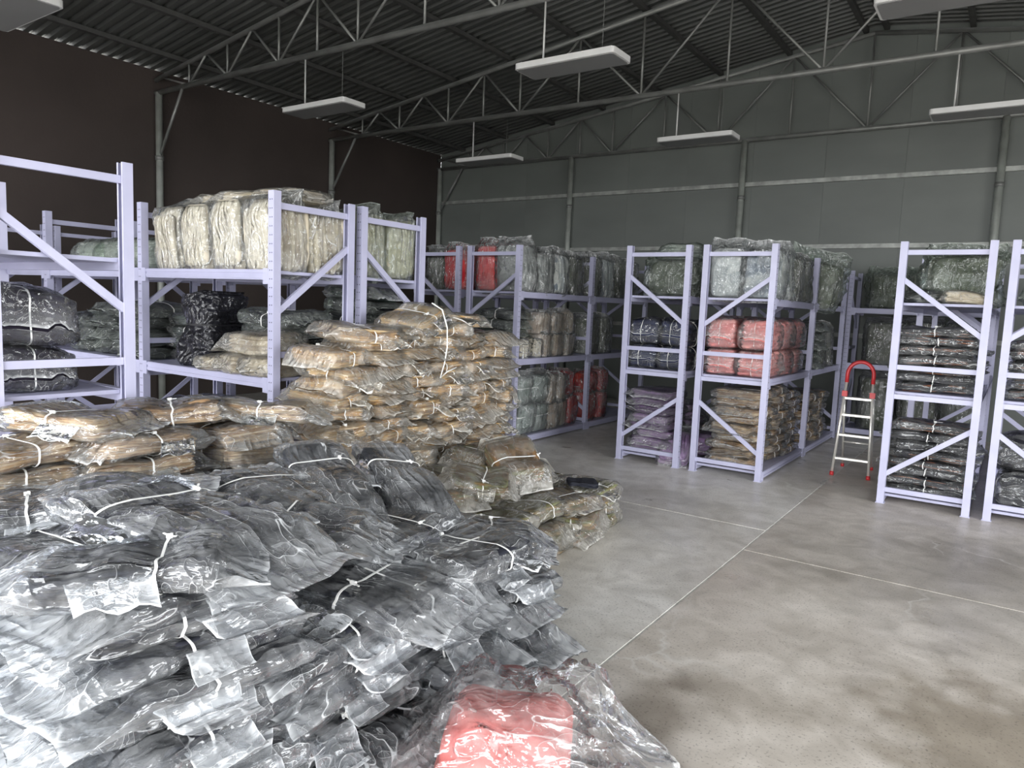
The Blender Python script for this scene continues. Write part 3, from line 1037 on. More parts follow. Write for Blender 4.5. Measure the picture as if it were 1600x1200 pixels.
    # --- loose flaps of film standing off the long sides
    if sp.tabs:
        for q in range(sp.tabs):
            v3, f3, ga3 = [], [], []
            side = 1 if q % 2 == 0 else -1
            if sp.tabs == 1:
                side = rnd.choice((-1, 1))
            wt, lt = L * rnd.uniform(.28, .55), W * rnd.uniform(.22, .42)
            x0 = rnd.uniform(-.45 * L, .45 * L - wt)
            skew, ang = rnd.uniform(-.5, .5), rnd.uniform(.25, 1.15)
            taper = rnd.uniform(-.35, .25)
            z0 = H * rnd.uniform(.35, .85)
            nu_, nv_ = 8, 6
            kf = rnd.uniform(1.0, 2.2)
            b0 = len(v3)
            for layer in (0, 1):
                for a in range(nv_ + 1):
                    tv = a / nv_
                    for c in range(nu_ + 1):
                        tu = c / nu_
                        xx = x0 + wt * (.5 + (tu - .5) * (1 + taper * tv)) + skew * lt * tv
                        bend = ang * min(1, tv * 2.2)
                        tri = abs((tu * kf + tv * .6) % 1.0 - .5) - .25
                        yy = side * (W / 2 - .012 + lt * tv * math.cos(bend * .8))
                        zz = z0 - lt * tv * math.sin(bend) * .75 + .05 * tri * tv + .012 * nz(xx * 14, tv * 3 + q, sx) * tv
                        if layer:
                            zz += .004 + .012 * tv * (1 - tv)
                        v3.append((xx, yy, max(.003, zz)))
                        ga3.append(1.0 if (c in (0, nu_) or a == nv_) else .35)
                o_ = b0 + layer * (nu_ + 1) * (nv_ + 1)
                for a in range(nv_):
                    for c in range(nu_):
                        f3.append((o_ + a * (nu_ + 1) + c, o_ + a * (nu_ + 1) + c + 1, o_ + (a + 1) * (nu_ + 1) + c + 1, o_ + (a + 1) * (nu_ + 1) + c))
            m_ = (nu_ + 1) * (nv_ + 1)
            rim = [c for c in range(nu_ + 1)] + [a * (nu_ + 1) + nu_ for a in range(1, nv_ + 1)] + [nv_ * (nu_ + 1) + c for c in range(nu_ - 1, -1, -1)] + [a * (nu_ + 1) for a in range(nv_ - 1, 0, -1)]
            for a, c in zip(rim, rim[1:] + rim[:1]):
                f3.append((a, c, c + m_, a + m_))
            mf = bpy.data.meshes.new('loose_flap')
            mf.from_pydata([mapm(p) for p in v3], [], f3)
            mf.materials.append(PL[sp.film])
            g3 = mf.attributes.new('gather', 'FLOAT', 'POINT')
            g3.data.foreach_set('value', ga3)
            straps.append(mf)
    return me, ms, straps

SP = {}
VAR = {}
def kind(key, nvar, *a, **k):
    SP[key] = Spec(*a, **k)
    VAR[key] = [make_variant(SP[key], hash_seed(key) + i * 17) for i in range(nvar)]
def hash_seed(s):
    h = 0
    for ch in s:
        h = (h * 131 + ord(ch)) % 99991
    return h

PICK = random.Random(5)
def bundle(key, loc, rot=(0, 0, 0), label='', cat='bundle', group=None, name='fabric_bundle', scale=(1, 1, 1), var=None):
    vs = VAR[key]
    me, ms, straps = vs[PICK.randrange(len(vs)) if var is None else var % len(vs)]
    if cat == 'bale':
        name = 'fabric_bale'
    elif name == 'fabric_bundle':
        name = {'navy': 'charcoal_bundle', 'navytop': 'charcoal_bundle', 'navycross': 'charcoal_bundle', 'gold': 'tan_bundle', 'tan': 'brown_bundle', 'brownf': 'brown_bundle', 'camo': 'olive_bundle',
                'blackf': 'black_bundle', 'blackl': 'black_bundle', 'mauve': 'mauve_bundle', 'creamflat': 'cream_bundle'}.get(key, 'fabric_bundle')
    t = empty(name, loc, rot)
    t.scale = scale
    tag(t, label, cat, group)
    for nm, d in [('folded_cloth', me), ('plastic_sleeve', ms)] + [(s.name.split('.')[0], s) for s in straps]:
        o = bpy.data.objects.new(nm, d)
        COL.objects.link(o)
        o.parent = t
    return t

ORD = ['bottom', 'second', 'third', 'fourth', 'fifth', 'sixth', 'seventh', 'eighth', 'ninth', 'tenth', 'eleventh', 'twelfth', 'thirteenth', 'fourteenth', 'fifteenth', 'topmost']
ORDF = ['first'] + ORD[1:]

# ---- kinds
kind('navy', 9, .46, .36, .066, 7, 'navy', 'heavy', (('x', .12),), (.06, .14), (48, 44), .012, .006, pinch=.28, wave=.02, sw=.007, tabs=2)
kind('navytop', 5, .50, .36, .080, 7, 'navy', 'heavy', (('x', -.18),), (.12, .18), (56, 48), .014, .007, pinch=.36, wave=.03, sw=.008, tabs=2)
kind('navycross', 2, .46, .36, .080, 7, 'navy', 'heavy', (('x', .05), ('y', .0)), (.05, .14), (56, 48), .012, .007, pinch=.25, wave=.02, sw=.008, tabs=2)
kind('gold', 10, .31, .40, .080, 6, 'gold', 'pile', (('x', .05),), (.05, .08), (22, 26), .012, .007, pinch=.3, wave=.018, sw=.006, tabs=1)
kind('tan', 5, .44, .34, .10, 8, 'brown', 'clear', (('x', .0),), (.06, .12), (28, 28), .012, .007, pinch=.3, wave=.02, sw=.007, tabs=1)
kind('camo', 6, .33, .30, .095, 6, 'camo', 'pile', (('x', .08),), (.05, .09), (24, 26), .012, .006, pinch=.3, wave=.02, sw=.006, tabs=1)

# ------------------------------------------------------------------ foreground pile of charcoal bundles
rn = random.Random(11)
GP = 'charcoal bundles of the foreground pile'
xc = [-1.66, -2.03, -2.40, -2.77]
yc = [.97, 1.43, 1.89, 2.28]
# number of layers by column (i over x, j over y)
LAY = {(0, 0): 11, (0, 1): 7, (0, 2): 7, (0, 3): 6, (1, 0): 11, (1, 1): 9, (1, 2): 8, (1, 3): 7, (2, 0): 10, (2, 1): 9, (2, 2): 9, (2, 3): 8, (3, 0): 10, (3, 1): 9, (3, 2): 9, (3, 3): 8}
HL = .067
colname = ['nearest', 'second', 'third', 'farthest']
for i in range(4):
    for j in range(4):
        n = LAY[(i, j)]
        for k in range(n):
            exposed = (i == 0) or (j == 0 and i < 3) or k >= n - 1
            if not exposed:
                continue
            z = k * HL
            turn = rn.choice((0, 1)) if i == 0 and j > 0 else 0
            if j == 0:
                rz = -PI / 2                    # gathered end towards the open front
            else:
                rz = 0.0 if turn else -PI / 2   # gathered end out of the side
            if i > 0 and j > 0:
                rz = rn.choice((-PI / 2, PI / 2, 0, PI))
            rz += rn.gauss(0, .09)
            dx = rn.gauss(0, .022) + (0.02 if k < 3 and i == 0 else 0)
            if turn and i == 0: dx -= .04
            if i == 0:
                lab = 'charcoal bundle in clear plastic, foreground pile right side, %s stack from camera, %s layer up' % (colname[j], ORD[k])
            elif j == 0:
                lab = 'charcoal bundle in clear plastic, foreground pile left side, %s stack in, %s layer up' % (colname[i], ORD[k])
            else:
                lab = 'charcoal bundle topping the foreground pile, row %s from camera, %s from the aisle' % (colname[j], colname[i])
            bundle('navy', (xc[i] + dx, yc[j] + rn.gauss(0, .025), z), (rn.gauss(0, .02), rn.gauss(0, .025), rz), lab, 'bundle', GP)
# bundles thrown on top of the pile
def hero(key, x, y, z, rx, ry, rz, label, var, sc=(1, 1, 1)):
    bundle(key, (x, y, z), (rx, ry, rz), label, 'bundle', GP, var=var, scale=sc)
hero('navytop', -1.84, 1.08, .745, .03, .04, .04, 'large tied charcoal bundle crossing the highest part of the foreground pile', 0, (1.15, 1, 1.0))
hero('navytop', -1.60, .83, .735, -.04, .03, 4.05, 'charcoal bundle tied at one end on the near top corner of the pile', 1, (.8, .8, 1))
hero('navytop', -2.40, 1.03, .675, .04, -.05, 1.2, 'long charcoal bundle on the pile at the left picture edge', 2)
hero('navytop', -2.22, 1.66, .63, .06, .05, -.19, 'charcoal bundle leaning behind the highest foreground bundle', 3)
hero('navytop', -2.28, 1.98, .63, -.03, .14, -.46, 'slanting charcoal bundle with long strap at the back of the foreground pile', 4, (1.25, .8, 1))
hero('navytop', -2.16, 2.29, .60, -.03, .20, -.49, 'smooth dark navy bundle leaning at the back of the foreground pile', 2, (1.25, .72, .9))
hero('navytop', -1.88, 1.54, .605, .03, .05, .53, 'short charcoal bundle in the hollow of the foreground pile', 1, (.8, .8, 1))
hero('navycross', -1.62, 1.60, .478, .06, .07, .12, 'charcoal bundle with a diagonal strap halfway along the foreground pile', 0)
hero('navycross', -1.56, 2.00, .474, .03, .06, 1.65, 'charcoal bundle with crossed straps at the far right of the foreground pile', 1)
hero('navy', -1.80, 1.88, .54, .02, .05, 1.83, 'rounded charcoal bundle between the two strapped ones on the pile', 3, (.9, .8, .9))
hero('navy', -1.78, 2.36, .405, .0, .06, .6, 'charcoal bundle on the far corner of the foreground pile beside the olive pile', 5)

# ------------------------------------------------------------------ brown bundles at the end of the left racks
GT = 'brown bundles by the left racks'
tan_list = []
for k in range(8):
    for (x, y, r) in ((-3.08, 1.62, 0), (-3.12, 2.08, 1), (-3.24, 1.20, 0)):
        tan_list.append((x + rn.gauss(0, .02), y + rn.gauss(0, .02), k * .100, r))
for q, (x, y, z, r) in enumerate(tan_list):
    nm = ['middle', 'farthest', 'nearest'][q % 3]
    bundle('tan', (x, y, z), (rn.gauss(0, .02), rn.gauss(0, .02), (PI / 2 if r == 0 else 0) + rn.gauss(0, .12)),
           'brown patterned bundle in plastic, %s stack before the left racks, %s layer up' % (nm, ORD[q // 3]), 'bundle', GT)
bundle('tan', (-3.22, 1.86, .800), (.03, -.04, 1.1), 'brown patterned bundle lying across the top of the brown stacks', 'bundle', GT, var=0)
bundle('tan', (-3.20, 1.42, .802), (.0, .05, .5), 'brown patterned bundle on the nearest brown stack at the left edge', 'bundle', GT, var=3)
bundle('tan', (-3.05, 2.24, .795), (.0, .03, .75), 'brown patterned bundle on the farthest brown stack, wide milky end', 'bundle', GT, var=1, scale=(1, .85, .9))

# ------------------------------------------------------------------ tall tan pile
GG = 'tan bundles of the tall pile'
yg = [2.84, 3.13, 3.42, 3.71, 4.00, 4.28]
HG = .0785
for j, y in enumerate(yg):
    n = [14, 15, 16, 16, 15, 15][j]
    for k in range(n):
        lab = 'tan bundle in plastic, tall pile, %s column from the left, %s layer up' % (ORDF[j], ORD[k])
        sgn = rn.choice((0, 0, 1))
        rz = PI / 2 * (1 if rn.random() < .5 else -1) if not sgn else rn.choice((0.0, 0.0, PI))
        sc = (1, 1, 1.05) if not sgn else (1.2, .76, 1.05)
        bundle('gold', (-3.23 + rn.gauss(0, .025), y + rn.gauss(0, .02), k * HG), (rn.gauss(0, .055), rn.gauss(0, .055), rz + rn.gauss(0, .2)), lab, 'bundle', GG, scale=(sc[0] * rn.uniform(.85, 1.12), sc[1] * rn.uniform(.88, 1.1), rn.uniform(.95, 1.3)))
hz = 16 * HG
bundle('gold', (-3.22, 3.02, 1.16), (.04, .05, 1.3), 'tan bundle lying loose on top of the tall pile, at its left', 'bundle', GG, var=1, scale=(1.3, 1, 1.2))
bundle('gold', (-3.20, 3.50, hz - .01), (.05, -.30, 1.75), 'tan bundle tilted up on the top of the tall pile', 'bundle', GG, var=2, scale=(1.2, .8, 1.2))
bundle('gold', (-3.22, 3.85, hz - .01), (.0, .02, 1.5), 'tan bundle lying flat on top of the tall pile at right', 'bundle', GG, var=3, scale=(1.3, .9, 1.1))
cs = MB().sweep([(-3.02, 3.46, 1.40), (-2.985, 3.52, 1.36), (-2.965, 3.55, 1.25), (-2.960, 3.55, 1.12), (-2.962, 3.53, 1.02), (-2.968, 3.50, .93), (-2.965, 3.56, .965), (-2.970, 3.66, .99)], .0045, 6).build('hanging_strap', M['strap'], None, True)
tag(cs, 'long loose white strap hanging down the face of the tall tan pile', 'strap')

# ------------------------------------------------------------------ low olive pile on the floor
GC = 'olive and brown bundles of the low pile'
cam_cols = [(-2.18, 3.42, 3), (-2.16, 3.76, 3), (-2.17, 4.09, 3), (-2.50, 3.38, 3), (-2.50, 3.72, 4), (-2.50, 4.06, 3), (-2.82, 3.40, 4), (-2.80, 3.74, 5), (-2.80, 4.08, 4), (-2.82, 3.08, 4), (-2.50, 3.05, 4), (-2.18, 3.08, 3)]
nm2 = ['second aisle', 'third aisle', 'fourth aisle', 'second middle', 'third middle', 'fourth middle', 'second inner', 'third inner', 'fourth inner', 'first inner', 'first middle', 'first aisle']
for q, (x, y, n) in enumerate(cam_cols):
    for k in range(n):
        if k < n - 1 and 'aisle' not in nm2[q] and k < 2:
            continue
        rz = rn.choice((0, PI / 2, -PI / 2, 0)) + rn.gauss(0, .15)
        bundle('camo', (x + rn.gauss(0, .02), y + rn.gauss(0, .02), k * .0955), (rn.gauss(0, .03), rn.gauss(0, .03), rz),
               'olive brown bundle, low floor pile, %s side stack, %s layer up' % (nm2[q], ORD[k]), 'bundle', GC)
bundle('camo', (-2.50, 3.66, .40), (.15, .42, -.5), 'olive brown bundle leaning on the low pile beside the tall tan pile', 'bundle', GC, var=2, scale=(1.15, 1.1, 1.1))
bundle('camo', (-2.42, 3.22, .37), (.1, .1, .6), 'olive brown bundle lying on the low pile next to the charcoal pile', 'bundle', GC, var=4)

mnv = VAR['navytop'][1][0]
nc = bpy.data.objects.new('folded_dark_cloth', mnv)
COL.objects.link(nc)
nc.location = (-2.17, 3.98, .287)
nc.scale = (.42, .42, .42)
nc.rotation_euler = (0, 0, .7)
tag(nc, 'small dark navy folded cloth lying unwrapped on the low olive pile', 'cloth')

# ------------------------------------------------------------------ red bag on the floor
kind('coralbag', 1, .52, .44, .27, 4, 'coral', 'loose', (), (.10, .17), (60, 56), .045, .012, pillow=.6, wave=.09, cs=.76, cz=.86, coff=-.09, groove=.03, jit=.02)
bundle('coralbag', (-1.07, 1.66, 0), (0, 0, .45), 'big loose clear plastic bag with coral red cloth on the floor', 'bag', name='plastic_bag', var=0)

# ------------------------------------------------------------------ step ladder
def ladder():
    t = empty('step_ladder', (-1.10, 6.97, 0), (0, 0, .05))
    tag(t, 'silver four-step folding ladder with a red arched handle in the aisle', 'ladder')
    def rail_x(z):      # front rails lean back and close towards the top
        return .150 - .052 * z / 1.04
    def rail_y(z):
        return .16 * z / 1.04
    for s in (-1, 1):
        MB().tube((s * rail_x(.03), rail_y(.03), .03), (s * rail_x(.86), rail_y(.86), .86), .0125, 10).build('front_rail', M['alu'], t, True)
        MB().tube((s * rail_x(.0), rail_y(0), 0), (s * rail_x(.035), rail_y(.035), .035), .018, 10).build('rubber_foot', M['red_plastic'], t, True)
        MB().tube((s * (rail_x(.74) + .004), rail_y(.74) + .02, .74), (s * .125, .50, .02), .011, 10).build('rear_leg', M['alu'], t, True)
        MB().tube((s * .125, .505, 0), (s * .125, .50, .03), .016, 10).build('rear_foot', M['red_plastic'], t, True)
        MB().box((s * rail_x(.74) - .022, rail_y(.74) - .02, .715), (s * rail_x(.74) + .022, rail_y(.74) + .035, .765)).build('hinge', M['red_plastic'], t)
    for z, w in ((.16, .045), (.37, .05), (.55, .055), (.70, .075)):
        MB().box((-rail_x(z) + .008, rail_y(z) - .015, z - .010), (rail_x(z) - .008, rail_y(z) + w, z + .008)).build('step', M['alu'], t)
    for z in (.26,):
        k = (.74 - z) / .72
        yy = rail_y(.74) + .02 + (.50 - rail_y(.74) - .02) * k
        MB().tube((-.12, yy, z), (.12, yy, z), .009, 8).build('rear_crossbar', M['alu'], t, True)
    pts = []
    r = rail_x(.86)
    pts.append((-r, rail_y(.84), .84))
    for i in range(15):
        a = PI - PI * i / 14
        z = .915 + .115 * math.sin(a)
        pts.append((r * math.cos(a), rail_y(z), z))
    pts.append((r, rail_y(.84), .84))
    MB().sweep(pts, .017, 10).build('arched_handle', M['red_plastic'], t, True)
ladder()

# ------------------------------------------------------------------ goods on the racks
NT = ()
kind('creamb', 6, .38, .30, .27, 8, 'cream', 'clear', NT, (.03, .07), (22, 34), .018, .006, mode='vert', pillow=.16, wave=.035, groove=.022, jit=.016)
kind('khakib', 2, .42, .30, .27, 6, 'khaki', 'smoke', NT, (.03, .07), (18, 28), .016, .006, mode='vert', pillow=.2, wave=.02)
kind('redb', 2, .45, .27, .30, 6, 'red', 'clear', NT, (.03, .07), (18, 28), .014, .006, mode='vert', pillow=.25, wave=.02)
kind('greyb', 3, .45, .28, .30, 7, 'grey', 'clear', NT, (.03, .07), (26, 40), .030, .010, mode='vert', pillow=.32, wave=.02)
kind('silverb', 3, .42, .27, .28, 7, 'silver', 'clear', NT, (.03, .07), (26, 40), .034, .010, mode='vert', pillow=.32, wave=.03)
kind('darkb', 3, .42, .28, .30, 6, 'olive', 'clear', NT, (.03, .06), (24, 36), .028, .009, mode='vert', pillow=.25, wave=.02)
kind('olives', 3, .42, .40, .34, 5, 'olive', 'smoke', NT, (.03, .10), (30, 40), .05, .010, mode='vert', pillow=.5, wave=.05)
kind('creamflat', 3, .32, .26, .12, 4, 'cream', 'pile', NT, (.04, .08), (22, 24), .014, .007, pillow=.3, wave=.03)
kind('beigeb', 3, .30, .20, .30, 8, 'beige', 'clear', NT, (.02, .05), (24, 34), .024, .007, mode='vert', pillow=.2, wave=.04, groove=.02)
kind('beigef', 3, .36, .30, .14, 7, 'cream', 'clear', NT, (.04, .06), (20, 24), .014, .006, mode='side', pillow=.2, wave=.02, groove=.02)
kind('crimb', 3, .34, .26, .26, 5, 'crimson', 'clear', NT, (.03, .06), (18, 26), .014, .006, mode='vert', pillow=.3, wave=.03)
kind('sageb', 3, .30, .30, .26, 5, 'sage', 'clear', (('x', .1),), (.03, .06), (26, 36), .030, .010, mode='vert', pillow=.5, wave=.05)
kind('pinkb', 4, .38, .285, .235, 6, 'pink', 'clear', (('y', .0),), (.04, .05), (24, 28), .014, .006, pillow=.22, wave=.02, pinch=.12, strap='strap', sw=.004)
kind('blueb', 3, .40, .285, .225, 4, 'blue', 'thin', (('x', .0), ('y', .1)), (.04, .05), (26, 28), .016, .006, pillow=.35, wave=.02, pinch=.14, sw=.005)
kind('plumb', 2, .46, .42, .25, 6, 'plum', 'thin', (('x', .05), ('y', .0)), (.04, .05), (36, 36), .022, .008, pillow=.3, wave=.03, pinch=.12, sw=.007)
kind('mauve', 4, .44, .40, .078, 5, 'mauve', 'clear', NT, (.05, .08), (24, 26), .014, .006, pillow=.25, wave=.02)
kind('mauvesack', 2, .36, .30, .20, 4, 'mauve', 'clear', NT, (.04, .08), (24, 28), .018, .007, pillow=.5, wave=.04)
kind('brownf', 5, .46, .42, .078, 6, 'brown', 'clear', (('x', .05),), (.04, .08), (24, 26), .012, .006, pinch=.25, wave=.02, sw=.006)
kind('blackf', 6, .50, .40, .072, 6, 'blackfleck', 'clear', (('x', .0),), (.04, .07), (24, 26), .012, .006, pinch=.25, wave=.02, sw=.006)
kind('blackb', 2, .48, .46, .28, 6, 'black', 'clear', (('x', .05), ('y', -.1)), (.04, .06), (28, 32), .016, .007, pillow=.35, wave=.03, pinch=.14, sw=.007)
kind('blackl', 4, .40, .36, .10, 5, 'black', 'smoke', (('x', .05),), (.05, .07), (22, 24), .018, .007, pinch=.25, wave=.03, sw=.006)
kind('greenl', 3, .42, .34, .085, 5, 'green', 'clear', (('x', .05),), (.06, .09), (24, 24), .018, .007, pinch=.3, wave=.03, sw=.006)
kind('greyl', 3, .44, .40, .20, 5, 'grey', 'smoke', NT, (.05, .06), (22, 26), .018, .007, pillow=.4, wave=.03)
kind('sack', 1, .46, .34, .32, 4, 'black', 'blacksack', (('x', .08),), (.02, .03), (36, 36), .022, .006, mode='vert', pillow=.45, wave=.04, pinch=.22, strap='strap_black', sw=.012)
kind('sack2', 1, .34, .34, .30, 4, 'black', 'blacksack', (('x', .05),), (.02, .04), (30, 32), .022, .006, pillow=.4, wave=.04, pinch=.2, strap='strap_black', sw=.010)

rk = random.Random(23)
def on(r, key, lx, ly, z, label, rz=0.0, cat='bundle', group=None, scale=(1, 1, 1), var=None, tilt=(0, 0), name='fabric_bundle'):
    x, y, rr = rpos(r, lx, ly)
    return bundle(key, (x, y, z), (tilt[0], tilt[1], rr + rz + rk.gauss(0, .03)), label, cat, group, name, scale, var)
def stack(r, key, lx, ly, z0, n, dh, label, group, rz=0.0, jit=.015, scale=(1, 1, 1), turns=(0.0, PI)):
    for k in range(n):
        on(r, key, lx + rk.gauss(0, jit), ly + rk.gauss(0, jit), z0 + k * dh, label % ORD[k], rz + rk.choice(turns) + rk.gauss(0, .06), group=group, scale=scale, tilt=(rk.gauss(0, .015), rk.gauss(0, .015)))

ZB, ZM, ZT = LV
ZBL, ZML, ZTL = LVL
# rack A
on('A', 'plumb', .20, .34, ZML, 'dark plum bale with crossed white straps, lower of two at the left edge', PI / 2, 'bale', 'dark plum strapped bales', scale=(1, .9, .86))
on('A', 'plumb', .20, .32, ZML + .215, 'dark plum bale with crossed white straps, upper of two at the left edge', PI / 2, 'bale', 'dark plum strapped bales', scale=(1.02, .96, 1.05), var=1)
# rack B top: cream bales
for i, ly in enumerate((.20, .53, .86, 1.19)):
    for j, lx in enumerate((.17, .46)):
        on('B', 'creamb', lx, ly, ZTL, 'cream canvas bale standing on the left rack top, %s from its end frame, %s row' % (ORDF[i], ('front', 'back')[j]), PI / 2,
           'bale', 'cream bales on the left rack', scale=(1, 1, rk.uniform(.98, 1.1)))
for i, (ly, lx) in enumerate(((.30, .40), (.62, .36), (.95, .42))):
    on('B', 'creamflat', lx, ly, ZTL + .43, 'cream bundle lying on the standing cream bales, %s from the rack end' % ORDF[i], PI / 2 + .3 * i, group='cream bundles on top of the cream bales', scale=(1.15, 1.1, .7))
for i, ly in enumerate((.19, .50)):
    for j, lx in enumerate((.17, .46)):
        on('C', 'khakib', lx, ly, ZTL, 'khaki bale in dusty plastic behind the cream bales, %s from the end, %s row' % (ORDF[i], ('front', 'back')[j]), PI / 2, 'bale', 'khaki bales on the second left rack')
for i, ly in enumerate((1.68, 2.05, 2.42)):
    on('B', 'greyl', .30, ly, ZTL, 'low grey bundle on the far left rack top, %s from the cream bales' % ORDF[i], PI / 2, group='grey bundles on the far left rack', scale=(1.1, .85, 1.15))
# rack B middle
on('B', 'sack', .25, .98, ZML, 'shiny black plastic sack tied with black cord among cream bundles', .2, 'sack', name='black_sack')
on('B', 'creamflat', .17, .62, ZML, 'cream bundle lying next to the black sack on the shelf', .2, group='cream bundles on the middle left shelf', scale=(1.1, 1, .8))
on('B', 'creamflat', .15, .40, ZML, 'cream bundle at the shelf edge in front, second from the post', -.2, group='cream bundles on the middle left shelf')
on('B', 'creamflat', .16, .17, ZML, 'cream bundle at the shelf edge against the perforated post', .1, group='cream bundles on the middle left shelf')
on('B', 'creamflat', .20, .32, ZML + .118, 'cream bundle lying on top of two others beside the perforated post', PI / 2 + .1, group='cream bundles on the middle left shelf', scale=(1.3, 1.1, 1.15))
stack('B', 'blackl', .43, .40, ZML, 4, .095, 'black bundle behind the cream bundles on the left shelf, %s layer up', 'black bundles behind the cream ones', PI / 2)
stack('B', 'greenl', .40, 1.24, ZML, 4, .085, 'dark green bundle behind the black sack, %s layer up', 'dark green bundles on the middle left shelf', PI / 2)
stack('B', 'blackl', .26, 1.66, ZML, 4, .098, 'crinkled black bundle past the second post of the left rack, %s layer up', 'crinkled black bundles on the left rack')
stack('B', 'blackl', .28, 2.06, ZML, 4, .098, 'crinkled black bundle behind the plum bales, %s layer up', 'crinkled black bundles on the left rack')
stack('B', 'blackl', .30, 2.46, ZML, 3, .098, 'crinkled black bundle farthest left on the long rack, %s layer up', 'crinkled black bundles on the left rack')
# rack B bottom
stack('B', 'greenl', .26, 1.10, ZBL, 7, .085, 'dark green bundle on the bottom left shelf by the post, %s layer up', 'dark green bundles on the bottom left shelf')
stack('B', 'greenl', .28, .70, ZBL, 6, .085, 'dark green bundle on the bottom left shelf in the middle, %s layer up', 'dark green bundles on the bottom left shelf')
stack('B', 'tan', .27, .26, ZBL, 5, .098, 'brown bundle on the bottom left shelf beside the perforated post, %s layer up', 'brown bundles on the bottom left shelf', 0.2, scale=(.85, 1, 1))
# rack C middle
stack('C', 'blackl', .30, .26, ZML, 5, .096, 'black bundle on the second left rack behind the tan pile, %s layer up', 'black bundles on the second left rack', PI / 2)
on('C', 'greenl', .30, .26, ZML + .48, 'dark green bundle topping the black ones on the second left rack', PI / 2, group='black bundles on the second left rack')
# racks D and E top
on('D', 'darkb', .13, .30, ZT, 'dark bale in grey plastic left of the red bales', 0, 'bale', 'dark bales on the racks')
on('D', 'redb', .44, .24, ZT, 'red bale in clear plastic, left one of the front two', 0, 'bale', 'red bales')
on('D', 'redb', .44, .58, ZT, 'red bale in clear plastic behind the left red bale', 0, 'bale', 'red bales')
on('E', 'redb', .15, .24, ZT, 'red bale in clear plastic, right one beside the grey bales', 0, 'bale', 'red bales', scale=(1, 1, 1.08))
on('E', 'redb', .15, .58, ZT, 'red bale in clear plastic behind the right red bale', 0, 'bale', 'red bales')
on('E', 'greyb', .46, .22, ZT, 'grey bale in clear plastic right beside the red bales', 0, 'bale', 'grey bales on the middle rack', scale=(1.15, 1, 1.05))
for i, (ly, kk, nm) in enumerate(((.56, 'greyb', 'grey'), (.88, 'silverb', 'pale silvery'), (1.20, 'darkb', 'dark olive'), (1.64, 'darkb', 'dark olive'), (1.97, 'silverb', 'pale silvery'), (2.30, 'darkb', 'dark olive'), (2.64, 'darkb', 'dark olive'))):
    on('E', kk, .48, ly, ZT, '%s bale on the middle rack top, %s back along the aisle edge' % (nm, ORDF[i + 1]), 0, 'bale', 'grey bales on the middle rack', scale=(1, 1, rk.uniform(.95, 1.08)))
# rack E middle
for i, ly in enumerate((.24, .50)):
    on('E', 'beigef', .44, ly, ZM, 'rough cream bundle standing at the shelf edge, %s from the tan pile' % ORDF[i], 0, group='cream and beige bundles on the middle rack', scale=(.9, 1.2, .72))
for i, ly in enumerate((.72, .95, 1.18)):
    on('E', 'beigeb', .45, ly, ZM, 'pale beige bundle in the lower tier of the middle shelf, %s from the cream ones' % ORDF[i], 0, group='cream and beige bundles on the middle rack', scale=(1, 1, .8))
for i, ly in enumerate((.68, .93, 1.16)):
    on('E', 'beigeb', .44, ly, ZM + .245, 'pale beige bundle in the upper tier of the middle shelf, %s from the cream ones' % ORDF[i], 0, group='cream and beige bundles on the middle rack', scale=(1, 1, .78))
stack('E', 'blackl', .22, .34, ZM, 5, .096, 'black bundle behind the cream ones on the middle rack, %s layer up', 'black bundles on the middle rack')
for i, ly in enumerate((1.70, 2.05)):
    on('E', 'darkb', .45, ly, ZM, 'dark bale in clear plastic on the middle shelf past the post, %s from it' % ORDF[i], 0, 'bale', 'dark bales on the racks')
# rack E bottom
for i, (lx, ly, z) in enumerate(((.48, .28, 0), (.47, .58, 0), (.44, .30, .29), (.44, .58, .29))):
    on('E', 'sageb', lx, ly, ZB + z, 'sage grey tied bundle on the bottom shelf, %s one of the %s tier' % (('near', 'far')[i % 2], ('lower', 'upper')[i // 2]), PI / 2, group='sage bundles on the bottom shelf')
for i, (ly, z) in enumerate(((.84, 0), (1.06, 0), (.84, .29), (1.04, .29))):
    on('E', 'beigeb', .47, ly, ZB + z, 'beige bundle on the bottom shelf beside sage ones, %s one of the %s tier' % (('near', 'far')[i % 2], ('lower', 'upper')[i // 2]), 0, group='beige bundles on the bottom shelf')
on('E', 'crimb', .47, 1.30, ZB + .0, 'deep red bundle on the bottom shelf just before the post', 0, group='deep red bundles on the bottom shelf', scale=(.9, 1, 1))
on('E', 'crimb', .46, 1.22, ZB + .335, 'deep red bundle resting on another just before the post', 0, group='deep red bundles on the bottom shelf', scale=(.9, 1, .8))
for i, (ly, z) in enumerate(((1.72, 0), (2.02, 0), (1.74, .335), (2.03, .335))):
    on('E', 'crimb', .47, ly, ZB + z, 'deep red bundle on the bottom shelf past the post, %s one of the %s tier' % (('near', 'far')[i % 2], ('lower', 'upper')[i // 2]), 0, group='deep red bundles on the bottom shelf', scale=(1, 1, (1, .75)[i // 2]))
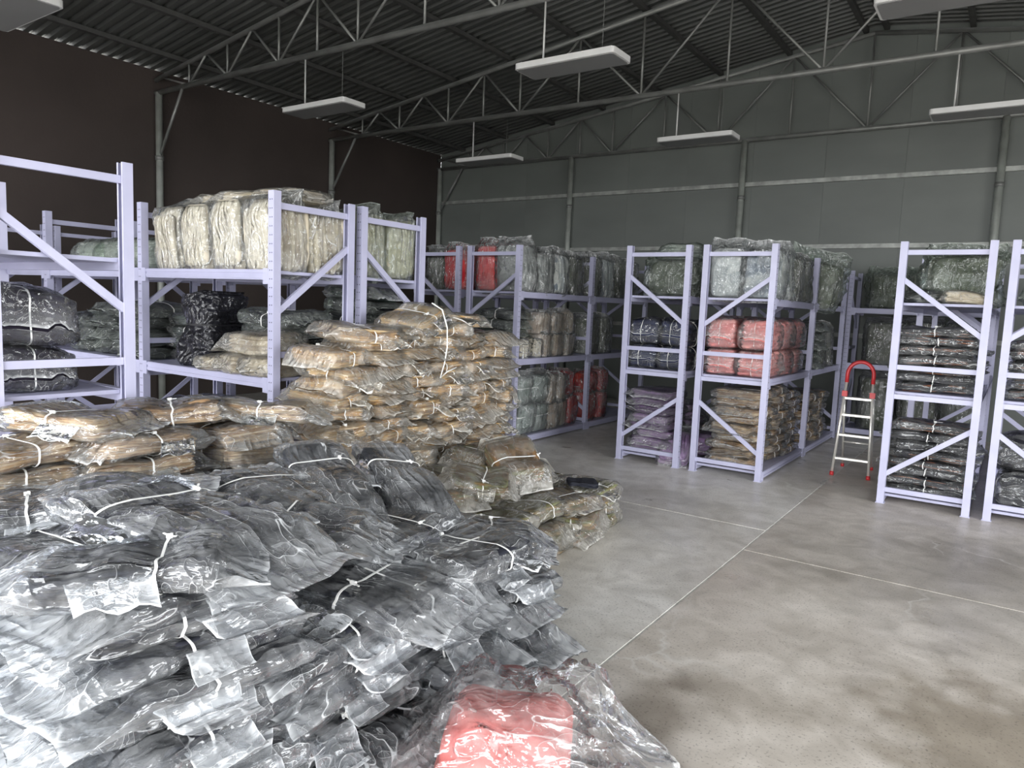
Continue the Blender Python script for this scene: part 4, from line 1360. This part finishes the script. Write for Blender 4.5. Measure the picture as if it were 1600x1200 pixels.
# rack P
on('P', 'olives', .38, .32, ZT, 'big grey green sack in dusty plastic on the mauve bundle rack top', 0, 'sack', 'grey green sacks', name='cloth_sack', scale=(1.05, 1, .78))
on('P', 'greyl', .42, .34, ZT + .33, 'grey bundle lying on the big grey green sack', 0, group='grey bundles on rack tops', scale=(.85, .8, .8))
on('P', 'olives', .34, .78, ZT, 'big grey green sack behind the first one on the mauve rack top', 0, 'sack', 'grey green sacks', name='cloth_sack', scale=(1, 1, .85))
for j in range(2):
    for i in range(2):
        for q in range(2):
            on('P', 'blueb', .165 + .295 * i, .27 + .42 * q, ZM + .222 * j, 'navy blue strapped bale, %s %s of the four, %s' % (('lower', 'upper')[j], ('left', 'right')[i], ('facing the camera', 'second row back')[q]), PI / 2,
               'bale', 'navy strapped bales', scale=(1, 1, (1, 1.1)[j]))
stack('P', 'mauve', .27, .30, ZB, 8, .074, 'mauve bundle in the stack on the bottom shelf, %s layer up', 'mauve bundles', PI / 2)
stack('P', 'mauve', .30, .76, ZB, 6, .074, 'mauve bundle behind the mauve stack, %s layer up', 'mauve bundles', PI / 2)
on('P', 'mauvesack', .52, .22, ZB + .02, 'slumped round mauve bundle against the right post', PI / 2 + .3, group='mauve bundles', tilt=(.0, -.75), scale=(1, 1, .8))
on('P', 'mauvesack', .60, .62, ZB + .0, 'mauve bundle slumped into the gap between the two racks', .4, group='mauve bundles', tilt=(.2, .1))
# rack K
for i, lx in enumerate((.17, .46)):
    for q, ly in enumerate((.22, .54)):
        on('K', 'silverb', lx, ly, ZT, 'silvery crinkled bale on the pink bale rack top, %s %s' % (('left', 'right')[i], ('in front', 'behind')[q]), 0, 'bale', 'silvery bales on the pink bale rack', scale=(1.05, 1, 1.0))
for i, ly in enumerate((.92, 1.26)):
    on('K', 'darkb', .46, ly, ZT, 'dark bale behind the silvery bales at the aisle edge, %s one back' % ORDF[i], 0, 'bale', 'dark bales on the racks', scale=(1, 1, .92))
for j in range(2):
    for i in range(2):
        for q in range(3):
            on('K', 'pinkb', .165 + .300 * i, .27 + .40 * q, ZM + .233 * j, 'salmon pink bale, %s tier, %s column, %s row back from the rack end' % (('lower', 'upper')[j], ('left', 'right')[i], ORDF[q]), PI / 2,
               'bale', 'pink bales', scale=(1, 1, (1, 1.15)[j]))
stack('K', 'brownf', .33, .30, ZB, 9, .0755, 'brown bundle on the bottom shelf below the pink bales, %s layer up', 'brown bundles below the pink bales', PI / 2)
stack('K', 'brownf', .36, .78, ZB, 9, .0755, 'brown bundle second from the rack end below pink bales, %s layer up', 'brown bundles below the pink bales', PI / 2)
stack('K', 'brownf', .36, 1.24, ZB, 8, .0755, 'brown bundle third from the rack end below pink bales, %s layer up', 'brown bundles below the pink bales', PI / 2)
on('K', 'olives', .48, 1.86, ZT - .02, 'olive sack bulging over the aisle on the second bay top', 0, 'sack', 'olive sacks', name='cloth_sack', scale=(1.15, 1, 1.05), tilt=(0, .25))
on('K', 'olives', .40, 2.32, ZT, 'olive sack behind the bulging one on the second bay top', 0, 'sack', 'olive sacks', name='cloth_sack')
on('K', 'greyl', .36, 1.98, ZT + .41, 'grey bundle lying on the olive sacks of the second bay', 0, group='grey bundles on rack tops', scale=(1, 1, .7))
on('K', 'darkb', .40, 2.75, ZT, 'dark bale at the far end of the second bay top', 0, 'bale', 'dark bales on the racks')
stack('K', 'blackl', .42, 1.82, ZM, 5, .096, 'dark bundle on the middle shelf behind the pink bales, %s layer up', 'dark bundles behind the pink bales')
for i, ly in enumerate((2.25, 2.62)):
    on('K', 'darkb', .44, ly, ZM, 'dark bale on the middle shelf past the second post, %s one back' % ORDF[i], 0, 'bale', 'dark bales on the racks')
stack('K', 'brownf', .38, 1.86, ZB, 7, .0755, 'brown bundle on the bottom shelf behind the second post, %s layer up', 'brown bundles past the second post', PI / 2)
stack('K', 'brownf', .38, 2.34, ZB, 7, .0755, 'brown bundle on the bottom shelf at the far end, %s layer up', 'brown bundles past the second post', PI / 2)
# rack R
on('R', 'olives', .40, .34, ZT, 'olive sack in dusty plastic topping the rack right of the ladder', 0, 'sack', 'olive sacks', name='cloth_sack', scale=(1.1, 1, .85))
on('R', 'blackl', .24, .28, ZT, 'black bundle lying beside the olive sack on the rack top', .5, group='bundles on the right rack top')
on('R', 'creamflat', .43, .13, ZT, 'small cream bundle in front of the olive sack', 0, group='bundles on the right rack top', scale=(.8, .6, .7))
on('R', 'olives', .35, .85, ZT, 'olive sack behind the first on the rack right of the ladder', 0, 'sack', 'olive sacks', name='cloth_sack', scale=(1.1, 1, .9))
stack('R', 'blackf', .29, .30, ZM, 7, .070, 'black bundle with orange flecks, middle shelf of the right rack, %s layer up', 'black bundles on the right rack', PI / 2 * 0, scale=(1, 1, 1))
stack('R', 'blackf', .29, .74, ZM, 6, .070, 'black bundle behind the front stack, middle shelf right rack, %s layer up', 'black bundles on the right rack', 0)
stack('R', 'blackf', .30, .30, ZB, 8, .070, 'black bundle with orange flecks, bottom shelf of the right rack, %s layer up', 'black bundles on the right rack', 0, scale=(1.04, 1, 1))
stack('R', 'blackf', .30, .74, ZB, 7, .070, 'black bundle behind the front stack, bottom shelf right rack, %s layer up', 'black bundles on the right rack', 0)
# rack S
stack('S', 'blackf', .32, .30, ZM, 6, .070, 'black bundle on the middle shelf at the right picture edge, %s layer up', 'black bundles at the right edge', 0)
on('S', 'greyl', .33, .34, ZT, 'grey bundle on the rack top at the right picture edge', 0, group='grey bundles on rack tops')
on('S', 'blackb', .30, .32, ZB, 'black bale with white straps at the right picture edge, lower one', 0, 'bale', 'black strapped bales', scale=(1, 1.05, 1))
on('S', 'blackb', .30, .32, ZB + .275, 'black bale with white straps at the right picture edge, upper one', 0, 'bale', 'black strapped bales', scale=(1, 1, .95), var=1)

# rack across the end of the aisle, against the back wall
ROW['T'] = ((-.20, 9.66), PI / 2)
WR['T'] = .615
place_row('T', 'lavender steel rack across the aisle end, against the back wall', 1, 1.50, False, LV)
for i, ly in enumerate((.25, .68, 1.12)):
    on('T', 'olives', .30, ly, ZT, 'olive sack on the rack across the aisle end, %s from the right' % ORDF[i], PI / 2, 'sack', 'olive sacks', name='cloth_sack')
    on('T', 'darkb', .18, ly, ZM, 'dark bale on the middle shelf across the aisle end, %s from the right' % ORDF[i], PI / 2, 'bale', 'dark bales on the racks', scale=(1.35, 1, 1.2))
    on('T', 'darkb', .18, ly, ZB, 'dark bale on the bottom shelf across the aisle end, %s from the right' % ORDF[i], PI / 2, 'bale', 'dark bales on the racks', scale=(1.35, 1, 1.45))
